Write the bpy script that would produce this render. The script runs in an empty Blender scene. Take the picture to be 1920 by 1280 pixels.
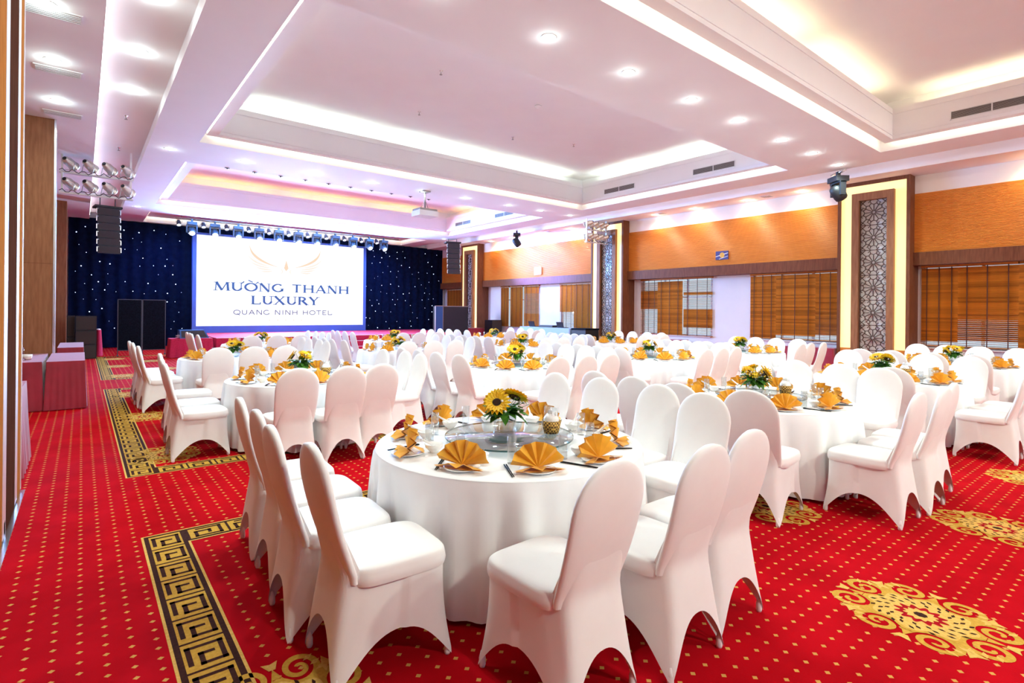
import bpy, math, random
from mathutils import Vector, Matrix
random.seed(7)
PI = math.pi
sc = bpy.context.scene
C = sc.collection
# ------------------------------------------------------------------ camera
YAW, ROLL, HCAM = 0.67414, 0.00965, 1.58
F = Vector((math.sin(YAW), math.cos(YAW), 0)); R0 = Vector((math.cos(YAW), -math.sin(YAW), 0)); U0 = Vector((0, 0, 1))
RR = R0 * math.cos(ROLL) + U0 * math.sin(ROLL); UU = -R0 * math.sin(ROLL) + U0 * math.cos(ROLL)
cam = bpy.data.cameras.new('camera'); cam_o = bpy.data.objects.new('camera', cam); C.objects.link(cam_o)
cam.sensor_fit = 'HORIZONTAL'; cam.sensor_width = 36.0; cam.lens = 1008.5 / 1920 * 36
cam.shift_y = -(640 - 583.1) / 1920; cam.clip_start = 0.05; cam.clip_end = 200
cam_o.matrix_world = Matrix(((RR.x, UU.x, -F.x, 0), (RR.y, UU.y, -F.y, 0), (RR.z, UU.z, -F.z, HCAM), (0, 0, 0, 1)))
sc.camera = cam_o
# ------------------------------------------------------------------ world + view
w = bpy.data.worlds.new('world'); sc.world = w; w.use_nodes = True
w.node_tree.nodes['Background'].inputs[0].default_value = (0.78, 0.9, 1.0, 1)
w.node_tree.nodes['Background'].inputs[1].default_value = 0.14
sc.view_settings.view_transform = 'Standard'; sc.view_settings.look = 'None'
sc.view_settings.exposure = 2.8; sc.view_settings.gamma = 1.0
sc.view_settings.use_curve_mapping = False
sc.cycles.use_denoising = True
sc.cycles.max_bounces = 10; sc.cycles.diffuse_bounces = 6; sc.cycles.transparent_max_bounces = 24
sc.cycles.caustics_reflective = False; sc.cycles.caustics_refractive = False
sc.cycles.sample_clamp_indirect = 6.0
# light strengths in one place
P = dict(down=38.0, down_side=8.0, glow=.65, warm=11.0, warm_glow=.55, rear=108.0, cove_low=1.8, cove_up=3.4, cove_near=2.6, cove_far=1.9, screen=.19, stage=250.0,
         wash=2600.0, pillar=.19, channel=.9)

# ------------------------------------------------------------------ materials
def srgb(r, g, b):
    f = lambda c: (c / 255 / 12.92) if c / 255 <= .04045 else ((c / 255 + .055) / 1.055) ** 2.4
    return (f(r), f(g), f(b), 1)
def mat(name, col, rough=.6, metal=0, spec=.5, emit=None, es=0, sheen=0):
    m = bpy.data.materials.new(name); m.use_nodes = True
    b = m.node_tree.nodes['Principled BSDF']
    b.inputs['Base Color'].default_value = col if len(col) == 4 else (*col, 1)
    b.inputs['Roughness'].default_value = rough; b.inputs['Metallic'].default_value = metal
    b.inputs['Specular IOR Level'].default_value = spec
    if sheen: b.inputs['Sheen Weight'].default_value = sheen
    if emit:
        b.inputs['Emission Color'].default_value = emit if len(emit) == 4 else (*emit, 1)
        b.inputs['Emission Strength'].default_value = es
    return m
def nodes(m): return m.node_tree.nodes, m.node_tree.links
def math_n(N, L, op, a, b=None, c=None):
    n = N.new('ShaderNodeMath'); n.operation = op
    for i, v in enumerate((a, b, c)):
        if v is None: continue
        if isinstance(v, (int, float)): n.inputs[i].default_value = v
        else: L.new(v, n.inputs[i])
    return n.outputs[0]
def noise_col(m, c1, c2, scale=(1, 1, 1), ns=4.0, detail=5.0, bump=0, dist=0):
    N, L = nodes(m); b = N['Principled BSDF']
    tc = N.new('ShaderNodeTexCoord'); mp = N.new('ShaderNodeMapping'); mp.inputs['Scale'].default_value = scale
    L.new(tc.outputs['Object'], mp.inputs[0])
    nz = N.new('ShaderNodeTexNoise'); nz.inputs['Scale'].default_value = ns; nz.inputs['Detail'].default_value = detail
    nz.inputs['Distortion'].default_value = dist
    L.new(mp.outputs[0], nz.inputs['Vector'])
    rp = N.new('ShaderNodeValToRGB'); rp.color_ramp.elements[0].position = .3; rp.color_ramp.elements[1].position = .7
    rp.color_ramp.elements[0].color = c1; rp.color_ramp.elements[1].color = c2
    L.new(nz.outputs[0], rp.inputs[0]); L.new(rp.outputs[0], b.inputs['Base Color'])
    if bump:
        bn = N.new('ShaderNodeBump'); bn.inputs['Strength'].default_value = bump; bn.inputs['Distance'].default_value = .01
        L.new(nz.outputs[0], bn.inputs['Height']); L.new(bn.outputs[0], b.inputs['Normal'])
    return m
M = {}
M['ceil'] = noise_col(mat('ceiling_paint', (.8, .78, .79), .75), (.82, .79, .805, 1), (.84, .815, .83, 1), ns=1.5)
M['plaster'] = noise_col(mat('cream_plaster', (.85, .8, .74), .75), (.82, .77, .72, 1), (.86, .81, .76, 1), ns=2)
M['white_wall'] = noise_col(mat('white_wall', (.82, .8, .8), .7), (.80, .78, .78, 1), (.84, .82, .82, 1), ns=2)
M['fabric'] = noise_col(mat('white_stretch_fabric', (.86, .84, .83), .72, sheen=.15), (.85, .83, .82, 1), (.88, .86, .85, 1), ns=8, bump=.03)
M['cloth'] = noise_col(mat('white_tablecloth', (.86, .85, .85), .6, sheen=.1), (.85, .84, .84, 1), (.89, .88, .88, 1), ns=5, bump=.04)
M['wood_dark'] = noise_col(mat('dark_walnut', (.1, .04, .02), .5, spec=.2), (.14, .045, .02, 1), (.22, .08, .036, 1), (6, 6, .7), 5, bump=.05)
M['wood_mid'] = noise_col(mat('brown_veneer', (.3, .12, .05), .5, spec=.25), (.24, .095, .04, 1), (.36, .155, .07, 1), (5, 5, .6), 5)
M['wood_orange'] = noise_col(mat('orange_reeded_wood', (.6, .22, .04), .42), (.64, .195, .02, 1), (.80, .31, .042, 1), (4, .6, 22), 5)
M['wood_orange'].node_tree.nodes['Principled BSDF'].inputs['Coat Weight'].default_value = .3
M['wood_orange'].node_tree.nodes['Principled BSDF'].inputs['Coat Roughness'].default_value = .55
M['wood_door'] = noise_col(mat('matte_dark_door', (.07, .03, .02), 1.0, spec=.0), (.06, .022, .014, 1), (.1, .04, .025, 1), (5, 5, .6), 5)
M['wood_stile'] = noise_col(mat('matte_amber_stile', (.4, .16, .05), 1.0, spec=.0), (.34, .12, .03, 1), (.46, .18, .05, 1), (5, 5, .6), 5)
M['blind'] = noise_col(mat('blind_slat_wood', (.45, .14, .02), .42), (.52, .17, .012, 1), (.70, .26, .03, 1), (3, .8, 30), 4)
N_, L_ = nodes(M['blind']); oi_ = N_.new('ShaderNodeObjectInfo'); mm_ = N_.new('ShaderNodeMix'); mm_.data_type = 'RGBA'; mm_.blend_type = 'MULTIPLY'; mm_.inputs[0].default_value = 1
cr_ = N_.new('ShaderNodeValToRGB'); cr_.color_ramp.elements[0].color = (.62, .58, .55, 1); cr_.color_ramp.elements[1].color = (1.1, 1.1, 1.1, 1)
L_.new(oi_.outputs['Random'], cr_.inputs[0]); src_ = N_['Principled BSDF'].inputs['Base Color'].links[0].from_socket
L_.new(src_, mm_.inputs[6]); L_.new(cr_.outputs[0], mm_.inputs[7]); L_.new(mm_.outputs[2], N_['Principled BSDF'].inputs['Base Color'])
M['tape'] = mat('blind_tape', (.1, .03, .015), .8)
M['red_cloth'] = noise_col(mat('burgundy_tablecloth', (.3, .01, .03), .7, sheen=.3), (.26, .008, .025, 1), (.36, .012, .04, 1), ns=4, bump=.05)
M['napkin'] = noise_col(mat('gold_napkin', (.7, .33, .02), .7, sheen=.2), (.74, .33, .006, 1), (.84, .42, .015, 1), ns=14, bump=.05)
M['porcelain'] = mat('white_porcelain', (.9, .89, .88), .2)
M['black'] = mat('matte_black', (.012, .012, .016), .5)
M['black_fab'] = noise_col(mat('black_panel_fabric', (.004, .006, .012), .9, spec=.1), (.003, .005, .01, 1), (.008, .012, .022, 1), ns=30)
M['chrome'] = mat('polished_metal', (.75, .74, .72), .22, 1)
M['brushed'] = mat('brushed_steel_trim', (.82, .82, .86), .38, .55)
M['silver'] = mat('silver_can', (.72, .69, .62), .35, .85)
M['white_metal'] = mat('white_metal', (.8, .8, .82), .4)
M['grille'] = mat('grille_grey', (.33, .3, .29), .6)
M['grille_dark'] = mat('grille_dark', (.035, .03, .028), .7)
M['leaf'] = noise_col(mat('leaf_green', (.06, .22, .02), .45), (.03, .13, .015, 1), (.1, .3, .03, 1), ns=20)
M['petal'] = noise_col(mat('yellow_petal', (.9, .6, .01), .55), (.9, .5, .004, 1), (.95, .68, .02, 1), ns=25)
M['flower_core'] = mat('flower_core', (.035, .012, .004), .8)
M['pink_petal'] = mat('pale_petal', (.85, .6, .5), .6)
M['stage_red'] = noise_col(mat('stage_carpet', (.5, .01, .06), .9), (.42, .008, .05, 1), (.55, .015, .08, 1), ns=30)
M['blue_cloth'] = mat('pale_blue_cloth', (.35, .5, .8), .7)
M['lens_red'] = mat('red_gel', (.5, .06, .08), .4)
M['flight'] = mat('blue_panel', (.02, .1, .3), .5)
M['yellow_onyx'] = mat('backlit_onyx', (.8, .7, .4), .4, emit=(1.0, .64, .2), es=P['pillar'])
M['mirror'] = mat('mirror', (.82, .8, .8), .04, 1)
M['pale_back'] = mat('pale_glossy_backing', (.93, .90, .88), .18)
M['led_low'] = mat('led_strip_warm', (1, 1, 1), .5, emit=(.98, .94, .66), es=P['cove_low'])
M['led_up'] = mat('led_strip_white', (1, 1, 1), .5, emit=(.76, 1.0, .82), es=P['cove_up'])
M['led_near'] = mat('led_strip_soft', (1, 1, 1), .5, emit=(1.0, .88, .5), es=P['cove_near'])
M['led_far'] = mat('led_strip_amber', (1, 1, 1), .5, emit=(1.0, .5, .09), es=P['cove_far'])
M['lamp'] = mat('downlight_lens', (1, 1, 1), .4, emit=(1, .98, .96), es=6)
M['lamp_warm'] = mat('downlight_lens_warm', (1, 1, 1), .4, emit=(1, .88, .68), es=6)
M['star'] = mat('star_led', (1, 1, 1), .4, emit=(.5, .64, 1), es=.75)
M['beam_lens'] = mat('stage_lens', (1, 1, 1), .2, emit=(.6, .75, 1), es=.8)
M['screen'] = mat('screen_white', (.02, .02, .02), .5, emit=(.93, .96, 1.0), es=P['screen'])
M['ink_blue'] = mat('screen_ink_blue', (.005, .01, .03), .5, emit=srgb(44, 92, 162), es=.145)
M['ink_grey'] = mat('screen_ink_grey', (.01, .01, .02), .5, emit=srgb(95, 97, 140), es=.145)
M['ink_gold'] = mat('screen_ink_gold', (.02, .02, .02), .5, emit=srgb(238, 205, 160), es=.15)
M['ink_gold2'] = mat('screen_ink_gold_light', (.02, .02, .02), .5, emit=srgb(240, 222, 196), es=.15)
M['frame_blue'] = mat('screen_frame', (.05, .12, .42), .5)
M['curtain'] = noise_col(mat('navy_velvet', (.004, .007, .025), .95, spec=.05), (.0025, .005, .018, 1), (.004, .009, .03, 1), ns=6)
M['gold_c'] = noise_col(mat('carpet_gold', (.5, .26, .04), .95, spec=.1), (.50, .27, .035, 1), (.64, .37, .06, 1), ns=60)
M['gold_l'] = noise_col(mat('carpet_gold_light', (.7, .42, .1), .95, spec=.1), (.62, .36, .07, 1), (.76, .48, .14, 1), ns=60)
M['brown_c'] = noise_col(mat('carpet_brown', (.045, .014, .01), .95, spec=.1), (.035, .011, .008, 1), (.06, .02, .013, 1), ns=60)
M['red_c'] = noise_col(mat('carpet_red_plain', (.5, .006, .012), .95, spec=.1), (.32, .003, .008, 1), (.42, .005, .012, 1), ns=20)
def glassy(name, tint, refl=.1, alpha=.9):
    m = bpy.data.materials.new(name); m.use_nodes = True; N, L = nodes(m); N.clear()
    o = N.new('ShaderNodeOutputMaterial'); mx = N.new('ShaderNodeMixShader'); t = N.new('ShaderNodeBsdfTransparent'); g = N.new('ShaderNodeBsdfGlossy')
    lw = N.new('ShaderNodeLayerWeight'); lw.inputs[0].default_value = .25
    t.inputs[0].default_value = (*tint, 1); g.inputs['Roughness'].default_value = .03
    s = math_n(N, L, 'MULTIPLY_ADD', lw.outputs['Facing'], .45, refl)
    L.new(s, mx.inputs[0]); L.new(t.outputs[0], mx.inputs[1]); L.new(g.outputs[0], mx.inputs[2]); L.new(mx.outputs[0], o.inputs[0])
    return m
M['glass'] = glassy('clear_glass', (.95, .96, .96), .05)
M['plate_glass'] = glassy('lazy_susan_glass', (.90, .96, .97), .2)
M['susan_edge'] = mat('glass_edge', (.03, .09, .09), .2)
M['pane'] = glassy('window_pane', (.92, .95, .97), .04)
def basket_mat():
    m = mat('woven_basket', (.7, .4, .08), .7); N, L = nodes(m); b = N['Principled BSDF']
    tc = N.new('ShaderNodeTexCoord'); mp = N.new('ShaderNodeMapping'); mp.inputs['Scale'].default_value = (75, 75, 75)
    ck = N.new('ShaderNodeTexChecker'); ck.inputs['Scale'].default_value = 1.0
    ck.inputs[1].default_value = (.75, .45, .09, 1); ck.inputs[2].default_value = (.12, .05, .01, 1)
    L.new(tc.outputs['Object'], mp.inputs[0]); L.new(mp.outputs[0], ck.inputs[0]); L.new(ck.outputs[0], b.inputs['Base Color'])
    return m
M['basket'] = basket_mat()
def carpet():
    m = mat('red_carpet', (.5, .005, .01), .95, spec=.04); N, L = nodes(m); b = N['Principled BSDF']
    tc = N.new('ShaderNodeTexCoord'); sp = N.new('ShaderNodeSeparateXYZ'); L.new(tc.outputs['Object'], sp.inputs[0])
    def cell(o, off, pit):
        a = math_n(N, L, 'SUBTRACT', o, off); a = math_n(N, L, 'DIVIDE', a, pit); a = math_n(N, L, 'ADD', a, .5)
        a = math_n(N, L, 'FRACT', a); a = math_n(N, L, 'SUBTRACT', a, .5); return math_n(N, L, 'ABSOLUTE', a)
    u = cell(sp.outputs[0], .002, .0955); v = cell(sp.outputs[1], .07, .0905)
    d = math_n(N, L, 'ADD', u, v)
    k = math_n(N, L, 'LESS_THAN', d, .148)
    nz = N.new('ShaderNodeTexNoise'); nz.inputs['Scale'].default_value = 3.0; nz.inputs['Detail'].default_value = 6
    L.new(tc.outputs['Object'], nz.inputs['Vector'])
    rp = N.new('ShaderNodeValToRGB'); rp.color_ramp.elements[0].position = .32; rp.color_ramp.elements[1].position = .68
    rp.color_ramp.elements[0].color = (.38, .0015, .006, 1); rp.color_ramp.elements[1].color = (.50, .003, .010, 1)
    L.new(nz.outputs[0], rp.inputs[0])
    mx = N.new('ShaderNodeMix'); mx.data_type = 'RGBA'
    L.new(k, mx.inputs[0]); L.new(rp.outputs[0], mx.inputs[6]); mx.inputs[7].default_value = (.62, .33, .085, 1)
    L.new(mx.outputs[2], b.inputs['Base Color'])
    n2 = N.new('ShaderNodeTexNoise'); n2.inputs['Scale'].default_value = 220; L.new(tc.outputs['Object'], n2.inputs['Vector'])
    bn = N.new('ShaderNodeBump'); bn.inputs['Strength'].default_value = .25; bn.inputs['Distance'].default_value = .004
    L.new(n2.outputs[0], bn.inputs['Height']); L.new(bn.outputs[0], b.inputs['Normal'])
    return m
M['carpet'] = carpet()

# ------------------------------------------------------------------ mesh helpers
class MB:
    def __init__(s): s.v = []; s.f = []; s.sm = []
    def add(s, vs, fs, smooth=False):
        o = len(s.v); s.v += [tuple(p) for p in vs]; s.f += [tuple(i + o for i in f) for f in fs]; s.sm += [smooth] * len(fs); return s
    def box(s, x0, x1, y0, y1, z0, z1):
        vs = [(x, y, z) for z in (z0, z1) for y in (y0, y1) for x in (x0, x1)]
        return s.add(vs, [(0, 2, 3, 1), (4, 5, 7, 6), (0, 1, 5, 4), (2, 6, 7, 3), (0, 4, 6, 2), (1, 3, 7, 5)])
    def quad(s, a, b, c, d): return s.add([a, b, c, d], [(0, 1, 2, 3)])
    def bar(s, a, b, w, t, up=(0, 0, 1)):
        a = Vector(a); b = Vector(b); d = (b - a).normalized(); u = Vector(up); sd = d.cross(u)
        if sd.length < 1e-5: sd = d.cross(Vector((1, 0, 0)))
        sd.normalize(); u = sd.cross(d).normalized()
        vs = []
        for p in (a, b):
            for i, j in ((-1, -1), (1, -1), (1, 1), (-1, 1)): vs.append(p + sd * (i * w / 2) + u * (j * t / 2))
        return s.add(vs, [(3, 2, 1, 0), (4, 5, 6, 7), (0, 1, 5, 4), (1, 2, 6, 5), (2, 3, 7, 6), (3, 0, 4, 7)])
    def tube(s, pts, r, n=8, caps=True):
        pts = [Vector(p) for p in pts]; rs = r if isinstance(r, (list, tuple)) else [r] * len(pts)
        vs = []; fs = []
        up = Vector((0, 0, 1))
        for i, p in enumerate(pts):
            d = (pts[min(i + 1, len(pts) - 1)] - pts[max(i - 1, 0)]).normalized()
            a = d.cross(up)
            if a.length < 1e-3: a = d.cross(Vector((1, 0, 0)))
            a.normalize(); b = a.cross(d)
            for k in range(n):
                t = 2 * PI * k / n; vs.append(p + a * (rs[i] * math.cos(t)) + b * (rs[i] * math.sin(t)))
        for i in range(len(pts) - 1):
            for k in range(n):
                fs.append((i * n + k, i * n + (k + 1) % n, (i + 1) * n + (k + 1) % n, (i + 1) * n + k))
        s.add(vs, fs, True)
        if caps:
            o = len(s.v) - len(vs)
            s.f += [tuple(o + k for k in reversed(range(n))), tuple(o + (len(pts) - 1) * n + k for k in range(n))]; s.sm += [False, False]
        return s
    def lathe(s, prof, n=24, origin=(0, 0, 0), axis='z', smooth=True):
        vs = []; fs = []; ox, oy, oz = origin
        for (r, z) in prof:
            for k in range(n):
                t = 2 * PI * k / n
                if axis == 'z': vs.append((ox + r * math.cos(t), oy + r * math.sin(t), oz + z))
                elif axis == 'y': vs.append((ox + r * math.cos(t), oy + z, oz - r * math.sin(t)))
                else: vs.append((ox + z, oy + r * math.cos(t), oz + r * math.sin(t)))
        for i in range(len(prof) - 1):
            for k in range(n): fs.append((i * n + k, i * n + (k + 1) % n, (i + 1) * n + (k + 1) % n, (i + 1) * n + k))
        return s.add(vs, fs, smooth)
    def grid(s, fn, nu, nv, closed=False, smooth=True):
        vs = [fn(i / (nu if closed else nu - 1), j / (nv - 1)) for j in range(nv) for i in range(nu)]
        fs = []
        for j in range(nv - 1):
            for i in range(nu if closed else nu - 1):
                k = (i + 1) % nu; fs.append((j * nu + i, j * nu + k, (j + 1) * nu + k, (j + 1) * nu + i))
        return s.add(vs, fs, smooth)
    def xf(s, mtx, start=0):
        s.v[start:] = [tuple(mtx @ Vector(p)) for p in s.v[start:]]; return s
    def mesh(s, name, m=None):
        me = bpy.data.meshes.new(name); me.from_pydata(s.v, [], s.f)
        me.polygons.foreach_set('use_smooth', s.sm); me.update()
        if m is not None: me.materials.append(M[m] if isinstance(m, str) else m)
        return me
def obj(name, me, parent=None, loc=(0, 0, 0), rot=(0, 0, 0), m=None, scale=None):
    if isinstance(me, MB): me = me.mesh(name, m)
    o = bpy.data.objects.new(name, me); C.objects.link(o); o.location = loc; o.rotation_euler = rot
    if scale: o.scale = scale
    if parent: o.parent = parent
    return o
def tag(o, label=None, cat=None, group=None, kind=None):
    if label: o['label'] = label
    if cat: o['category'] = cat
    if group: o['group'] = group
    if kind: o['kind'] = kind
    return o
def thing(name, label, cat, loc=(0, 0, 0), rz=0, group=None, kind=None):
    o = bpy.data.objects.new(name, None); C.objects.link(o); o.location = loc; o.rotation_euler = (0, 0, rz); o.empty_display_size = .1
    return tag(o, label, cat, group, kind)
def struct(name, mb, m, label=None, parent=None):
    o = obj(name, mb, parent, m=m)
    if parent is None: tag(o, label, None, None, 'structure')
    return o
def lamp(name, kind, loc, energy, col, parent=None, target=None, size=.1, spot=None, blend=.6):
    l = bpy.data.lights.new(name, kind); l.energy = energy; l.color = col
    if kind == 'AREA': l.shape = 'DISK'; l.size = size
    else: l.shadow_soft_size = size
    if kind == 'SPOT': l.spot_size = spot or 2.4; l.spot_blend = blend
    o = bpy.data.objects.new(name, l); C.objects.link(o); o.location = loc
    if target is not None:
        d = (Vector(target) - Vector(loc)).normalized(); o.rotation_euler = d.to_track_quat('-Z', 'Y').to_euler()
    if parent: o.parent = parent
    return o
ORD = ['first', 'second', 'third', 'fourth', 'fifth', 'sixth', 'seventh', 'eighth', 'ninth', 'tenth', 'eleventh', 'twelfth', 'thirteenth']

# ================================================================== SHELL
X0, X1, Y0, Y1 = -1.6, 16.2, -4.0, 26.2
floor = struct('floor', MB().box(X0 - .2, X1 + .2, Y0 - .2, Y1 + .6, -.1, 0), 'carpet', 'red carpet floor with gold diamonds and key-pattern borders')
ceiling = thing('ceiling', 'white ceiling with three recessed coffers and cove lights', None, kind='structure')
SZ = 5.0
COF = [(-2.8, 4.03), (5.93, 12.7), (14.65, 21.15)]
CX0, CX1 = 1.86, 13.12
ST = (23.1, 25.85)
s = MB(); top = SZ + .25
edges = [Y0 - .2]
for a, b in COF + [ST]: edges += [a, b]
edges.append(Y1 + .4)
for i in range(0, len(edges), 2): s.box(1.05, 14.0, edges[i], edges[i + 1], SZ, top)
for a, b in COF + [ST]:
    s.box(1.05, CX0, a, b, SZ, top); s.box(CX1, 14.0, a, b, SZ, top)
obj('soffit', s, ceiling, m='ceil')
s = MB().box(.185, 1.05, Y0 - .2, Y1 + .4, 5.2, 5.3); obj('side_channel', s, ceiling, m='ceil')
s = MB().box(14.0, 14.85, Y0 - .2, Y1 + .4, 5.2, 5.3); obj('side_channel', s, ceiling, m='ceil')
s = MB().box(X0 - .2, .185, Y0 - .2, Y1 + .4, 4.95, 5.3); obj('side_strip', s, ceiling, m='ceil')
s = MB().box(14.85, X1 + .4, Y0 - .2, Y1 + .4, 4.95, 5.3); obj('side_strip', s, ceiling, m='ceil')
s = MB().box(X0 - .2, X1 + .4, Y0 - .2, Y1 + .4, 6.05, 6.15); obj('upper_ceiling', s, ceiling, m='ceil')
for a, b in COF:   # outer walls of each recess above the soffit slab
    s = MB(); o = .16
    s.box(CX0 - o - .05, CX0 - o, a - o, b + o, top, 6.05); s.box(CX1 + o, CX1 + o + .05, a - o, b + o, top, 6.05)
    s.box(CX0 - o, CX1 + o, a - o - .05, a - o, top, 6.05); s.box(CX0 - o, CX1 + o, b + o, b + o + .05, top, 6.05)
    obj('recess_wall', s, ceiling, m='ceil')
def ringbox(s, a, b, i0, i1, z0, z1):
    s.box(CX0 + i0, CX0 + i1, a + i0, b - i0, z0, z1); s.box(CX1 - i1, CX1 - i0, a + i0, b - i0, z0, z1)
    s.box(CX0 + i1, CX1 - i1, a + i0, a + i1, z0, z1); s.box(CX0 + i1, CX1 - i1, b - i1, b - i0, z0, z1)
def segs(lo, hi, gap, L=1.5, g=.06):
    out = []; x = lo + gap
    n = max(1, int((hi - lo - 2 * gap) / L)); st = (hi - lo - 2 * gap) / n
    for i in range(n): out.append((x + i * st + g / 2, x + (i + 1) * st - g / 2))
    return out
for ci, (a, b) in enumerate(COF):
    s = MB(); ringbox(s, a, b, .11, .30, 5.14, 5.70); ringbox(s, a, b, .27, .30, 5.70, 5.76); ringbox(s, a, b, .295, .315, 5.205, 5.222); ringbox(s, a, b, .295, .315, 5.64, 5.66)
    obj('coffer_ring', s, ceiling, m='ceil')
    lo = MB(); up = MB()
    for (x0, x1) in segs(CX0 + .11, CX1 - .11, .05):
        for y, d in ((a + .11, -1), (b - .11, 1)):
            lo.box(x0, x1, min(y, y + d * .008), max(y, y + d * .008), 5.16, 5.185)
    for (y0, y1) in segs(a + .11, b - .11, .05):
        for x, d in ((CX0 + .11, -1), (CX1 - .11, 1)):
            lo.box(min(x, x + d * .008), max(x, x + d * .008), y0, y1, 5.16, 5.185)
    for (x0, x1) in segs(CX0 + .11, CX1 - .11, .55, 2.6, .35):
        for y in (a + .17, b - .2): up.box(x0, x1, y, y + .03, 5.705, 5.725)
    for (y0, y1) in segs(a + .11, b - .11, .5, 2.6, .35):
        for x in (CX0 + .17, CX1 - .2): up.box(x, x + .03, y0, y1, 5.705, 5.725)
    obj('lower_cove_light', lo, ceiling, m='led_low'); obj('upper_cove_light', up, ceiling, m=('led_near', 'led_up', 'led_far')[ci])
# stage slot
s = MB().box(CX0 - .02, CX1 + .02, ST[0] - .02, ST[1] + .02, 5.36, 5.42)
s.box(CX0 + .12, CX1 - .12, ST[0] + .12, ST[1] - .12, 5.2, 5.24); obj('stage_slot', s, ceiling, m='ceil')
s = MB()
for (x0, x1) in segs(CX0, CX1, .1): s.box(x0, x1, ST[1] - .1, ST[1] - .09, 5.26, 5.29); s.box(x0, x1, ST[0] + .09, ST[0] + .1, 5.26, 5.29)
s.box(CX0 + .09, CX0 + .1, ST[0] + .15, ST[1] - .15, 5.26, 5.29); s.box(CX1 - .1, CX1 - .09, ST[0] + .15, ST[1] - .15, 5.26, 5.29)
obj('lower_cove_light', s, ceiling, m='led_low')

M['led_channel'] = mat('led_strip_channel', (1, 1, 1), .5, emit=(1, .97, .95), es=P['channel'])
s = MB(); q_ = MB()
for (y0, y1) in segs(Y0, Y1, .2, 2.0): s.box(14.0, 14.012, y0, y1, 5.07, 5.10); q_.box(.185, .197, y0, y1, 5.07, 5.10)
obj('channel_cove_light', s, ceiling, m='led_channel'); obj('channel_cove_light', q_, ceiling, m='led_channel')
# walls
wl = struct('wall_left', MB().box(X0 - .2, X0, Y0 - .2, Y1 + .4, 0, 5.0), 'wood_mid', 'brown wood veneer wall behind the left side tables')
struct('wall_back', MB().box(X0 - .2, X1 + .4, Y1 + .2, Y1 + .4, 0, 6.3), 'white_wall', 'plain wall behind the star curtain')
struct('wall_front', MB().box(X0 - .2, X1 + .4, Y0 - .4, Y0 - .2, 0, 6.3), 'plaster', 'cream wall behind the camera')
wr = thing('wall_right', 'right window wall with orange reeded wood panels above the blinds', None, kind='structure')
BAYS = [(-4.2, 4.12), (5.70, 12.86), (14.44, 22.1), (23.6, 26.4)]
WX = 15.8; GX = 16.12
WINS = [[(-3.4, -.9), (1.76, 4.03)],
        [(9.7, 12.48), (5.72, 8.30)],
        [(18.25, 20.95), (15.0, 16.78)],
        [(24.2, 26.0)]]
s = MB()
for a, b in BAYS: s.box(WX, WX + .1, a, b, 4.52, 4.95)
obj('plaster_band', s, wr, m='plaster')
for a, b in BAYS:
    s = MB(); n = 46; z0, z1 = 3.09, 4.52; p = (z1 - z0) / n
    prof = []
    for i in range(n):
        for q, h in ((.0, -.004), (.10, .012), (.5, .018), (.82, .012)): prof.append((WX - h, z0 + (i + q) * p))
    prof.append((WX, z1))
    vs = [(x, y, z) for (x, z) in prof for y in (a, b)]
    s.add(vs, [(2 * i, 2 * i + 2, 2 * i + 3, 2 * i + 1) for i in range(len(prof) - 1)])
    s.box(WX, WX + .1, a, b, z0, z1)
    obj('reeded_panel', s, wr, m='wood_orange')
    obj('header_beam', MB().box(WX - .09, GX + .1, a, b, 2.78, 3.09), wr, m='wood_dark')
s = MB(); sill = MB()
for (a, b), ws in zip(BAYS, WINS):
    s.box(GX, GX + .15, a - .2, b + .2, 0, .80); s.box(GX, GX + .15, a - .2, b + .2, 2.78, 3.1)
    cuts = sorted(ws); y = a - .2
    for (c, d) in cuts:
        if c > y: s.box(GX, GX + .15, y, c, .8, 2.78)
        y = d
    if b + .2 > y: s.box(GX, GX + .15, y, b + .2, .8, 2.78)
    for (c, d) in cuts: sill.box(GX - .06, GX + .16, c, d, .775, .80)
obj('window_wall', s, wr, m='white_wall'); obj('window_sill', sill, wr, m='white_wall')
obj('outer_wall', MB().box(16.3, 16.35, Y0, Y1, 3.1, 5.3), wr, m='white_wall')
wn = 0
for ws in WINS:
    for (c, d) in ws:
        wn += 1
        o = thing('window_%d' % wn, 'white framed window behind wooden blinds', None, kind='structure')
        f = MB(); fx0, fx1 = GX + .05, GX + .1
        f.box(fx0, fx1, c, c + .05, .8, 2.78); f.box(fx0, fx1, d - .05, d, .8, 2.78); f.box(fx0, fx1, c, d, .8, .85); f.box(fx0, fx1, c, d, 2.73, 2.78)
        n = 3 if d - c > 2.4 else 2
        for i in range(1, n): y = c + (d - c) * i / n; f.box(fx0, fx1, y - .03, y + .03, .8, 2.78)
        f.box(fx0, fx1, c, d, 2.1, 2.14)
        obj('window_frame', f, o, m='white_metal')
        for i in range(n):
            y0 = c + (d - c) * i / n; y1 = c + (d - c) * (i + 1) / n
            obj('pane', MB().box(GX + .072, GX + .078, y0 + .03, y1 - .03, .85, 2.73), o, m='pane')
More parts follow.
